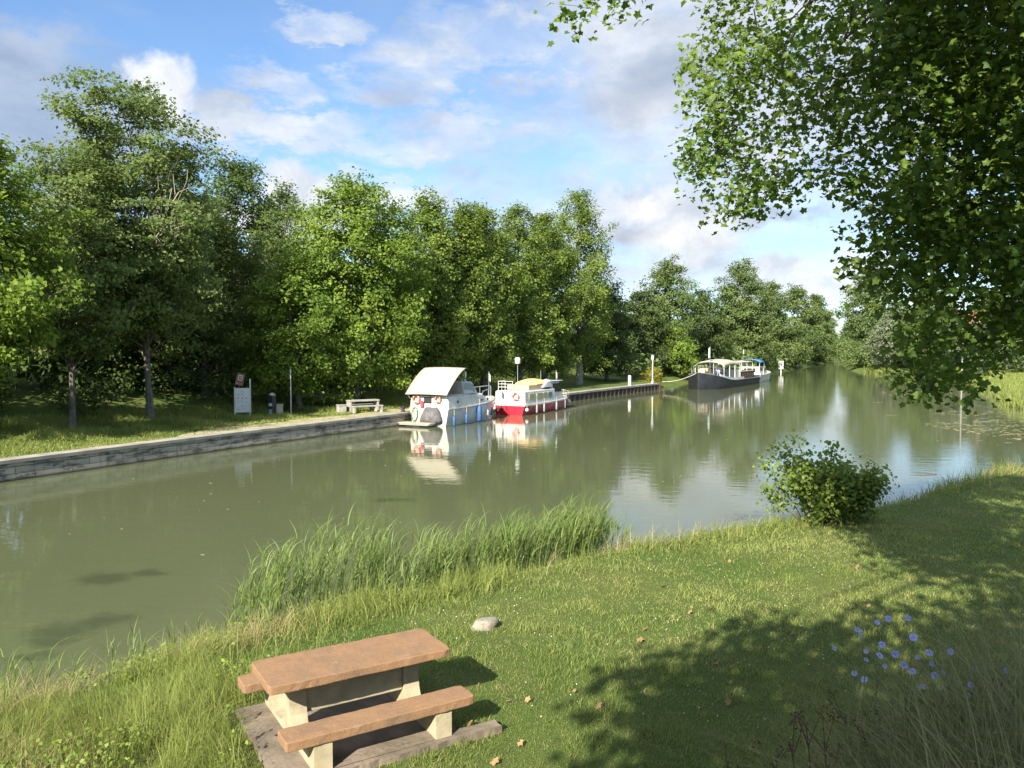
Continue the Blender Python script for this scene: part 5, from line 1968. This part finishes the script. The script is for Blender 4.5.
    fender(root, (3.15, -1.42, 0.52), 0.14, 0.95, m_blue, 'large bright blue fender amidships on the white cruiser', gf)
    fender(root, (4.3, -1.32, 0.42), 0.075, 0.5, m_grey, 'grey fender forward on the white cruiser', gf)
    fender(root, (5.4, -0.98, 0.5), 0.075, 0.5, m_blue, 'blue fender near the bow of the white cruiser', gf)
    # mooring line to the quay bollard
    a = local(root, (0.3, 1.25, 1.0))
    x, y = left_offset(45.0, 0.36)
    e = Vector((x, y, 0.88))
    pts = [tuple(a.lerp(e, s) - Vector((0, 0, .12 * math.sin(math.pi * s)))) for s in np.linspace(0, 1, 7)]
    tag(MB().tube(pts, 0.014, 5).build('mooring_rope', m_rope), 'mooring rope from the white cruiser stern to the black bollard', 'rope')


white_boat()


def red_boat():
    L, B = 6.9, 2.35
    s0 = at(524.5, 415.6, 0)[:2]
    fw = np.array([math.cos(QD), math.sin(QD)]); lf = np.array([-fw[1], fw[0]])
    o0 = s0 + lf * B / 2 * 0.95
    root = empty('river_cruiser', (o0[0], o0[1], 0), QD)
    root.scale.x = 1.26
    tag(root, 'small river cruiser with red hull, white cabin and yellow canvas on its roof', 'boat')
    hb, secs = hull(L, B, 0.60, 0.14, fine=3.0, transom=0.95, draft=0.35, bowrake=0.25)
    hb.build('hull', m_red, root, smooth=True)
    d = [(q[0][0], q[0][1] * 1.02, 0) for q in secs]
    dk = []
    for q in secs:
        x, h, z = q[0]
        dk.append([(x, h + .03, z - .015), (x, h + .03, z + .075), (x, -h - .03, z + .075), (x, -h - .03, z - .015)])
    MB().loft(dk, close=True).build('deck', m_gel, root)
    def sec(x, h, z0, z1, top=.9):
        return [(x, h, z0), (x, h * top, z1), (x, h * top * .9, z1 + .05), (x, -h * top * .9, z1 + .05), (x, -h * top, z1), (x, -h, z0)]
    # aft cabin; its rear wall faces the photographer
    MB().loft([sec(0.12, 1.10, 0.61, 1.50, .98), sec(3.9, 1.06, 0.66, 1.50, .95)], close=True).build('cabin', m_gel, root, bevel=.02)
    MB().loft([[(3.72, .98, .68), (3.6, .92, 1.98), (3.6, -.92, 1.98), (3.72, -.98, .68)], [(5.35, .88, .70), (4.85, .80, 2.02), (4.85, -.80, 2.02), (5.35, -.88, .70)]], close=True).build('wheelhouse', m_gel, root, bevel=.02)
    MB().box((4.2, 0, 2.045), (1.75, 1.95, .05)).build('wheelhouse_roof', m_gel, root, bevel=.015)
    for s in (-1, 1):
        for k, (x0, x1, mt) in enumerate([(0.62, 1.18, 'c'), (1.55, 2.25, 'c'), (2.40, 2.85, 'c'), (3.0, 3.45, 'b')]):
            mm = pmat('curtain_yellow', (0.32, 0.30, 0.10), .5) if mt == 'c' else pmat('window_blue', (0.10, 0.17, 0.24), .15)
            yb = 1.10 - .04 * x0 / 3.8
            f = MB().box(((x0 + x1) / 2, s * (yb * .982), 1.14), (x1 - x0 + .08, .03, .46)).build('window', m_white, root)
            MB().box(((x0 + x1) / 2, s * (yb * .982 + .017), 1.14), (x1 - x0, .012, .38)).build('pane', mm, f)
        o = MB().prism([(3.82, 1.28), (5.00, 1.28), (4.80, 1.88), (3.80, 1.88)], .14, (0, s * .875, 0)).build('wheelhouse_window', m_glass, root)
    MB().prism([(-.7, 0), (.7, 0), (.64, .52), (-.64, .52)], .02, (5.125, 0, 1.40), (0, 1, 0), (-.30, 0, .95)).build('windscreen', m_glass, root)
    # rear wall: door outline, rail
    MB().box((0.105, 0.55, 1.12), (.03, .5, .85)).build('rear_door', pmat('offwhite', (0.62, .60, .54), .5), root, bevel=.01)
    MB().box((0.0, 0.62, 0.40), (.04, .5, .16)).build('stern_plate', m_black, root)
    # roof load
    b = MB()
    for z in (1.78, 1.98, 2.16):
        b.tube([(1.0, .95, z), (.25, .95, z), (.25, -.1, z)], .02, 6)
    for x, y in ((1.0, .95), (.25, .95), (.25, .45), (.25, -.1), (.62, .95)):
        b.tube([(x, y, 1.52), (x, y, 2.16)], .02, 6)
    b.build('roof_rail', m_white, root)
    # canvas on the roof: folded top over hoops
    secs = []
    for i in range(9):
        s = i / 8
        x = 1.95 + 2.3 * s
        h = 0.16 + .20 * math.sin(math.pi * min(1, s * 1.25 + .08)) ** .7
        secs.append([(x, .82 * math.cos(a), 1.90 + h * math.sin(a)) for a in np.linspace(0, math.pi, 9)])
    MB().loft(secs, close=True).build('roof_canvas', pmat('yellow_canvas', (0.66, .47, .17), .8, noise=.15), root, smooth=True)
    MB().box((2.0, 0, 1.72), (2.0, 1.6, .34)).build('roof_locker', pmat('tan_board', (0.50, .38, .22), .7, noise=.2), root, bevel=.03)
    secs = []
    for i in range(7):
        s = i / 6
        secs.append([(2.5 + 1.1 * s, -.98, 1.67), (2.5 + 1.1 * s, -.98 + .05, 1.70 + .42 * math.sin(math.pi / 2 * s)), (2.5 + 1.1 * s, -.55, 1.76 + .45 * math.sin(math.pi / 2 * s)), (2.5 + 1.1 * s, -.5, 1.67)])
    MB().loft(secs, close=True).build('side_canvas', m_vinyl, root)
    m = MB().tube([(1.75, .5, 1.66), (1.75, .5, 3.25)], .022, 6).build('mast', m_steel, root)
    MB().lathe([(.05, 3.25), (.17, 3.30), (.18, 3.62), (.12, 3.70)], (1.75, .5, 0), 12).build('mast_head', m_white, m, smooth=True)
    MB().tube([(4.3, .3, 2.07), (4.3, .3, 2.75)], .012, 5).build('aerial', m_steel, root)
    flag(root, (5.0, -.5, 2.03), .75, m_white, .16, .4)
    b = MB()
    rl = [(5.6, -.95, 1.15), (6.4, -.72, 1.2), (7.0, 0, 1.25), (6.4, .72, 1.2), (5.6, .95, 1.15)]
    b.tube(rl, .02, 6)
    b.tube([(q[0], q[1], q[2] - .25) for q in rl], .014, 6)
    for q in rl:
        b.tube([(q[0], q[1], .68), q], .016, 6)
    b.build('bow_rail', m_white, root)
    lifebuoy(tuple(local(root, (0.03, -0.46, 1.20))), QD, .215, 'orange and white lifebuoy on the rear wall of the red boat')
    g = 'fenders of the red boat'
    fender(root, (-.18, 1.05, .42), .20, .4, m_white, 'white ball fender at the stern corner of the red boat, upper of the two', g, True)
    fender(root, (-.36, 1.20, .18), .20, .4, m_white, 'white ball fender at the stern corner of the red boat, touching the water', g, True)
    fender(root, (.05, -1.26, .36), .12, .3, m_white, 'small white ball fender at the near stern corner of the red boat', g, True)
    fender(root, (6.55, -.62, .42), .17, .3, m_white, 'white ball fender on the bow of the red boat, nearer of two', g, True)
    fender(root, (6.98, .0, .46), .17, .3, m_white, 'white ball fender at the very bow tip of the red boat', g, True)
    for x, lab in ((1.2, 'grey strip fender first from the stern of the red boat'), (2.1, 'grey strip fender second from the stern of the red boat'), (3.7, 'grey strip fender third from the stern of the red boat'), (5.1, 'grey strip fender nearest the bow of the red boat')):
        y = -1.27 if x < 4 else -1.13
        fender(root, (x, y, .34), .06, .55, pmat('fender_grey', (.22, .26, .25), .6), lab, g)
    a = local(root, (6.8, .1, .75)); e = Vector((*left_offset(62.5, .35), .74))
    tag(MB().tube([tuple(a.lerp(e, s) - Vector((0, 0, .1 * math.sin(math.pi * s)))) for s in np.linspace(0, 1, 6)], .014, 5).build('mooring_rope', m_rope), 'mooring rope from the red boat bow to the pile wall', 'rope')


red_boat()


def person(loc, rz):
    """standing figure in a lilac shirt on the barge deck: one skinned body"""
    V = [(0, 0, .92), (0, 0, 1.10), (0, .01, 1.32), (0, .02, 1.47), (0, .03, 1.56), (0, .03, 1.68),
         (-.19, .01, 1.42), (-.25, .02, 1.15), (-.20, .16, .96), (.19, .01, 1.42), (.25, .02, 1.15), (.20, .16, .96),
         (-.09, 0, .86), (-.10, .03, .48), (-.10, 0, .08), (-.10, .14, .03), (.09, 0, .86), (.11, .03, .48), (.12, 0, .08), (.12, .14, .03)]
    E = [(0, 1), (1, 2), (2, 3), (3, 4), (4, 5), (2, 6), (6, 7), (7, 8), (2, 9), (9, 10), (10, 11), (0, 12), (12, 13), (13, 14), (14, 15), (0, 16), (16, 17), (17, 18), (18, 19)]
    rad = [.15, .14, .165, .07, .055, .10, .065, .05, .035, .065, .05, .035, .10, .065, .045, .04, .10, .065, .045, .04]
    me = bpy.data.meshes.new('body')
    me.from_pydata(V, E, [])
    o = bpy.data.objects.new('tmp', me)
    COL.objects.link(o)
    sk = o.modifiers.new('skin', 'SKIN')
    for i, r in enumerate(rad):
        me.skin_vertices[0].data[i].radius = (r, r * .8)
    me.skin_vertices[0].data[0].use_root = True
    o.modifiers.new('sub', 'SUBSURF').levels = 1
    dg = bpy.context.evaluated_depsgraph_get()
    m2 = bpy.data.meshes.new_from_object(o.evaluated_get(dg))
    bpy.data.objects.remove(o)
    m2.materials.clear()
    for m in (pmat('skin', (.45, .27, .19), .6), pmat('lilac_shirt', (.62, .55, .72), .8), pmat('blue_shorts', (.20, .26, .36), .8), pmat('dark_hair', (.05, .035, .025), .8)):
        m2.materials.append(m)
    for p in m2.polygons:
        c = p.center
        if c.z > 1.50:
            p.material_index = 3 if (c.z > 1.70 or (c.y < .0 and c.z > 1.6)) else 0
        elif c.z > .94 and not (abs(c.x) > .18 and c.z < 1.12):
            p.material_index = 1
        elif c.z > .45 and abs(c.x) < .19:
            p.material_index = 2
        else:
            p.material_index = 0
        p.use_smooth = True
    ob = bpy.data.objects.new('person', m2)
    ob.location = loc
    ob.rotation_euler = (0, 0, rz)
    COL.objects.link(ob)
    tag(ob, 'person in a lilac shirt and blue shorts standing under the barge canopy', 'person')


m_hullblack = pmat('tarred_hull', (0.012, 0.013, 0.017), .5, col2=(.02, .022, .026), nscale=1.2)
m_varnish = pmat('varnished_cabin', (.17, .075, .04), .4, noise=.25, nscale=2)
BH = math.atan2(0.865, 0.50)


def barge():
    L, B = 21.5, 4.0
    bow = at(699, 389.5, 0)[:2]
    fw = np.array([math.cos(BH), math.sin(BH)])
    stern = bow + fw * (L - .3)
    root = empty('dutch_barge', (stern[0], stern[1], 0), BH + math.pi)   # bow faces the photographer
    tag(root, 'long black-hulled barge moored bow-on with a pale arched canopy', 'boat')
    secs = []
    n = 19
    for i in range(n):
        s = i / (n - 1)
        hb = B / 2 * (0.75 + .25 * min(1, s / .12)) * (1 - max(0, (s - .80) / .20) ** 2.4) ** .6
        hb = max(hb, .05)
        zt = .78 + 1.0 * max(0, (s - .62) / .38) ** 2 + .25 * max(0, (.15 - s) / .15)
        x = L * s
        secs.append([(x, hb, zt), (x, hb * 1.02, zt * .5), (x, hb * .97, 0.0), (x - .2, hb * .8, -.5), (x - .2, -hb * .8, -.5), (x, -hb * .97, 0.0), (x, -hb * 1.02, zt * .5), (x, -hb, zt)])
    MB().loft(secs, close=True).build('hull', m_hullblack, root, smooth=True)
    b = MB()
    for s in (-1, 1):
        b.tube([(q[0][0], s * q[0][1], q[0][2] + .03) for q in secs], .06, 6)
    b.build('gunwale', pmat('rub_rail', (.11, .11, .12), .6), root)
    # pale bulwark and forward deck house
    bw = []
    for s in (-1, 1):
        rows = [[(q[0][0], s * q[0][1] * .95, q[0][2] + .04), (q[0][0], s * q[0][1] * .93, q[0][2] + .32)] for q in secs[8:17]]
        o = MB().loft(rows, capa=False, capb=False).build('bulwark', m_gel, root, recalc=False)
        o.modifiers.new('thick', 'SOLIDIFY').thickness = .05
    # canopy on posts
    rows = []
    for i in range(12):
        s = i / 11
        x = 10.4 + 7.2 * s
        rows.append([(x, 1.62 * math.cos(a), 2.55 + .62 * math.sin(a) ** .8 - .35 * (abs(s - .45) * 1.6) ** 2) for a in np.linspace(0.0, math.pi, 9)])
    o = MB().loft(rows, capa=False, capb=False).build('canopy', m_canvas, root, smooth=True)
    o.modifiers.new('thick', 'SOLIDIFY').thickness = .03
    for x in (10.5, 12.8, 15.1, 17.4):
        for s in (-1, 1):
            MB().tube([(x, s * 1.62, .85), (x, s * 1.6, 2.5)], .045, 6).build('canopy_post', m_white, root)
    MB().box((11.2, 0, 1.35), (1.9, 3.1, 1.15)).build('canopy_screen', m_gel, root, bevel=.05)
    MB().box((14.3, .3, 1.25), (1.3, .9, .75)).build('deck_table', pmat('deck_brown', (.2, .12, .08), .6), root, bevel=.03)
    # varnished cabin and aft awning
    MB().box((6.3, 0, 1.16), (6.6, 3.0, .95)).build('cabin', m_varnish, root, bevel=.04)
    MB().box((6.3, 0, 1.67), (6.9, 3.2, .06)).build('cabin_roof', pmat('cabin_roof_tan', (.42, .37, .28), .7), root)
    for k in range(5):
        for s in (-1, 1):
            MB().box((3.8 + 1.25 * k, s * 1.505, 1.25), (.6, .02, .36)).build('cabin_window', pmat('cabin_pane', (.30, .20, .13), .3), root)
    rows = [[(x, -1.4, 2.75), (x, 0, 2.9), (x, 1.4, 2.75)] for x in (3.4, 6.0, 9.0)]
    MB().loft(rows, capa=False, capb=False).build('aft_awning', m_canvas, root).modifiers.new('thick', 'SOLIDIFY').thickness = .05
    for x in (3.5, 6.2, 8.9):
        for s in (-1, 1):
            MB().tube([(x, s * 1.35, 1.7), (x, s * 1.37, 2.74)], .035, 6).build('awning_post', m_white, root)
    # foredeck: windlass, anchor, mast with flag
    MB().tube([(19.4, -.45, 2.02), (19.4, .45, 2.02)], .2, 10).build('windlass', pmat('windlass_tan', (.45, .30, .17), .6), root)
    MB().box((20.2, 0, 1.95), (.5, .7, .4)).build('bow_locker', pmat('locker_cream', (.55, .48, .36), .7), root, bevel=.03)
    flag(root, (17.9, .2, 1.5), 3.1, pmat('grey_flag', (.42, .50, .50), .8), .5, 1.1, 'mast')
    MB().tube([(18.9, .9, 1.6), (18.9, .9, 2.75)], .03, 6).build('bow_post', m_white, root)
    b = MB()
    rl = [(18.0, 1.75, 2.1), (19.6, 1.35, 2.3), (20.9, .7, 2.5), (21.4, 0, 2.55), (20.9, -.7, 2.5), (19.6, -1.35, 2.3), (18.0, -1.75, 2.1)]
    b.tube(rl, .02, 6)
    for q in rl:
        b.tube([(q[0], q[1], q[2] - .65), q], .02, 6)
    b.build('bow_rail', m_steel, root)
    p = local(root, (16.2, .7, .0))
    MB().box((14.0, 0, .83), (7.4, 3.3, .1)).build('deck', pmat('deck_grey', (.33, .31, .28), .8), root)
    person((p.x, p.y, .88), 2.8)
    a = local(root, (21.3, -.3, 1.7)); e = Vector((16.3, 86.8, .75))
    tag(MB().tube([tuple(a.lerp(e, s) - Vector((0, 0, .25 * math.sin(math.pi * s)))) for s in np.linspace(0, 1, 8)], .03, 5).build('mooring_rope', m_rope), 'thick mooring rope slanting from the barge bow to the bank', 'rope')
    # cruiser astern of the barge
    c0 = stern + fw * 1.6 + np.array([fw[1], -fw[0]]) * (-.2)
    r2 = empty('blue_top_cruiser', (c0[0], c0[1], 0), BH)
    tag(r2, 'white cruiser with a bright blue cover moored beyond the barge', 'boat')
    hb, _ = hull(9.0, 3.0, .95, .4, transom=.95)
    hb.build('hull', m_gel, r2, smooth=True)
    MB().loft([[(.6, 1.3, .9), (.6, 1.15, 2.0), (.6, -1.15, 2.0), (.6, -1.3, .9)], [(5.4, 1.1, 1.0), (4.9, .95, 2.0), (4.9, -.95, 2.0), (5.4, -1.1, 1.0)]], close=True).build('cabin', m_gel, r2)
    for s in (-1, 1):
        MB().box((2.6, s * 1.17, 1.65), (3.2, .03, .42)).build('cabin_window', m_glass, r2)
    MB().box((.585, 0.1, 1.55), (.03, 1.5, .5)).build('rear_window', m_glass, r2)
    rows = [[(x, 1.35 * math.cos(a), 2.55 + .45 * math.sin(a)) for a in np.linspace(0, math.pi, 9)] for x in (-.2, 1.2, 2.8)]
    MB().loft(rows, capa=False, capb=False).build('blue_cover', pmat('bright_blue', (.04, .17, .48), .6), r2, smooth=True).modifiers.new('thick', 'SOLIDIFY').thickness = .04
    for x in (0, 2.6):
        for s in (-1, 1):
            MB().tube([(x, s * 1.2, 1.0), (x, s * 1.3, 2.56)], .04, 6).build('cover_post', m_white, r2)
    flag(r2, (.2, .9, 1), 3.4, m_white, .2, .5, 'mast')


barge()


# ------------------------------------------------------------------ right bank: house and mast
def house():
    x, y = 75.5, 125
    g = hz(x, y)
    root = empty('house', (x, y, g), R(-22))
    tag(root, 'house with a red tiled roof half hidden by leaves on the right bank', 'house')
    W, D, Hh = 11, 8, 6.0
    wl = MB()
    wl.prism([(-D / 2, -1), (D / 2, -1), (D / 2, Hh), (0, Hh + 3.0), (-D / 2, Hh)], W, (0, 0, 0), (0, 1, 0), (0, 0, 1))
    wl.build('wall', pmat('render_cream', (.48, .43, .34), .9, noise=.12, nscale=.8), root)
    rf = MB()
    a = math.atan2(3.0, D / 2)
    for s in (-1, 1):
        n = Vector((0, s * math.sin(a), math.cos(a)))
        M = Matrix.Rotation(-s * a, 3, 'X')
        rf.box((0, s * (D / 4 + .14), Hh + 1.55), (W + .8, math.hypot(D / 2, 3.0) + .6, .16), rot=M)
    r_o = rf.build('roof', pmat('roof_tile', (.30, .115, .065), .85, col2=(.22, .09, .06), nscale=3, bump=.6, bscale=12), root)
    MB().box((2.6, .4, Hh + 3.2), (.7, .6, 1.5)).build('chimney', pmat('chimney_brick', (.28, .14, .10), .9, noise=.2), r_o)
    for fx in (-3.6, 0, 3.6):
        for z in (1.6, 4.3):
            f = MB().box((fx, -D / 2 - .02, z), (1.2, .08, 1.5)).build('window', m_white, root)
            MB().box((fx, -D / 2 - .066, z), (1.0, .02, 1.3)).build('pane', m_glass, f)


house()
X = (962 - 512) / 800 * 92
root = empty('lamp_mast', (X, 92, hz(X, 92)))
tag(root, 'tall thin pale lamp mast on the right bank seen through the leaves', 'lamp post')
MB().lathe([(.12, 0), (.10, .5), (.07, 8), (.05, 8.6)], n=10).build('pole', pmat('dull_mast', (.22, .21, .19), .6), root, smooth=True)
MB().box((.35, 0, 8.62), (.9, .25, .12)).build('lamp_head', m_steel, root, bevel=.03)


# floating weed streaks and a stick in the inlet
def floaters():
    r = np.random.default_rng(44)
    b = MB()
    for (px, py, w) in [(930, 410, 3.0), (955, 405, 4.0), (985, 428, 1.6), (1000, 412, 3.0), (1010, 438, 1.2), (985, 418, 3.5), (885, 402, 3), (1015, 425, 1.5)]:
        for q in range(5):
            p = at(px + r.normal() * 16, py + r.normal() * 3, 0)
            ww = w * r.uniform(.08, .5) ** 1.2; hh = ww * r.uniform(.10, .25)
            pts = [(ww * .5 * math.cos(a) * r.uniform(.7, 1.1), hh * math.sin(a) * r.uniform(.6, 1.2) + .15 * math.sin(3 * a) * hh) for a in np.linspace(0, 6.283, 15)[:-1]]
            b.prism(pts, .006, (p[0], p[1], .006), (.97, .26, 0), (-.26, .97, 0))
    tag(b.build('floating_weed', pmat('pale_weed', (.11, .12, .07), .8, noise=.3), recalc=False), 'pale weed drifting on the water of the inlet', 'weed', kind='stuff')


floaters()


def specks():
    r = np.random.default_rng(46)
    b = MB()
    n = 0
    while n < 130:
        px, py = r.uniform(0, 1024), 395 + 270 * r.uniform(0, 1) ** 1.6
        p = at(px, py, 0)
        P = p[None, :2]
        ins, dl, dn = shore(P)
        if not ins[0] or vnoise(P[:, 0], P[:, 1], .35, 77)[0] < .45: continue
        n += 1
        s = r.uniform(.010, .035) * (1 + p[1] / 40)
        a0 = r.uniform(0, 6.28)
        pts = [(s * math.cos(a) * r.uniform(.6, 1.2), s * .6 * math.sin(a) * r.uniform(.6, 1.2)) for a in np.linspace(0, 6.283, 7)[:-1]]
        b.prism(pts, .006, (p[0], p[1], .006), (math.cos(a0), math.sin(a0), 0), (-math.sin(a0), math.cos(a0), 0))
    n = 0
    while n < 420:
        px, py = r.uniform(880, 1040), r.uniform(388, 455)
        p = at(px, py, 0)
        P = p[None, :2]
        ins, dl, dn = shore(P)
        if not ins[0] or vnoise(P[:, 0], P[:, 1] * .6, .22, 78)[0] < .5: continue
        n += 1
        s = r.uniform(.03, .16)
        a0 = r.uniform(-.3, .5)
        pts = [(s * math.cos(a) * r.uniform(.7, 1.3), s * .45 * math.sin(a) * r.uniform(.6, 1.2)) for a in np.linspace(0, 6.283, 8)[:-1]]
        b.prism(pts, .006, (p[0], p[1], .006), (math.cos(a0), math.sin(a0), 0), (-math.sin(a0), math.cos(a0), 0))
    tag(b.build('floating_leaves', pmat('float_bits', (.24, .22, .11), .8, noise=.5, nscale=.5), recalc=False), 'bits of leaf and scum scattered on the canal surface', 'leaves', kind='stuff')


specks()
p = at(925, 474, 0)
tag(MB().tube([(p[0] - .45, p[1] + .1, .05), (p[0] - .1, p[1], .05), (p[0] + .3, p[1] - .1, .02), (p[0] + .5, p[1], -.06)], [.008, .014, .016, .012], 6).build('floating_stick', bark_brown), 'dark stick poking out of the water off the shaded bank', 'stick')
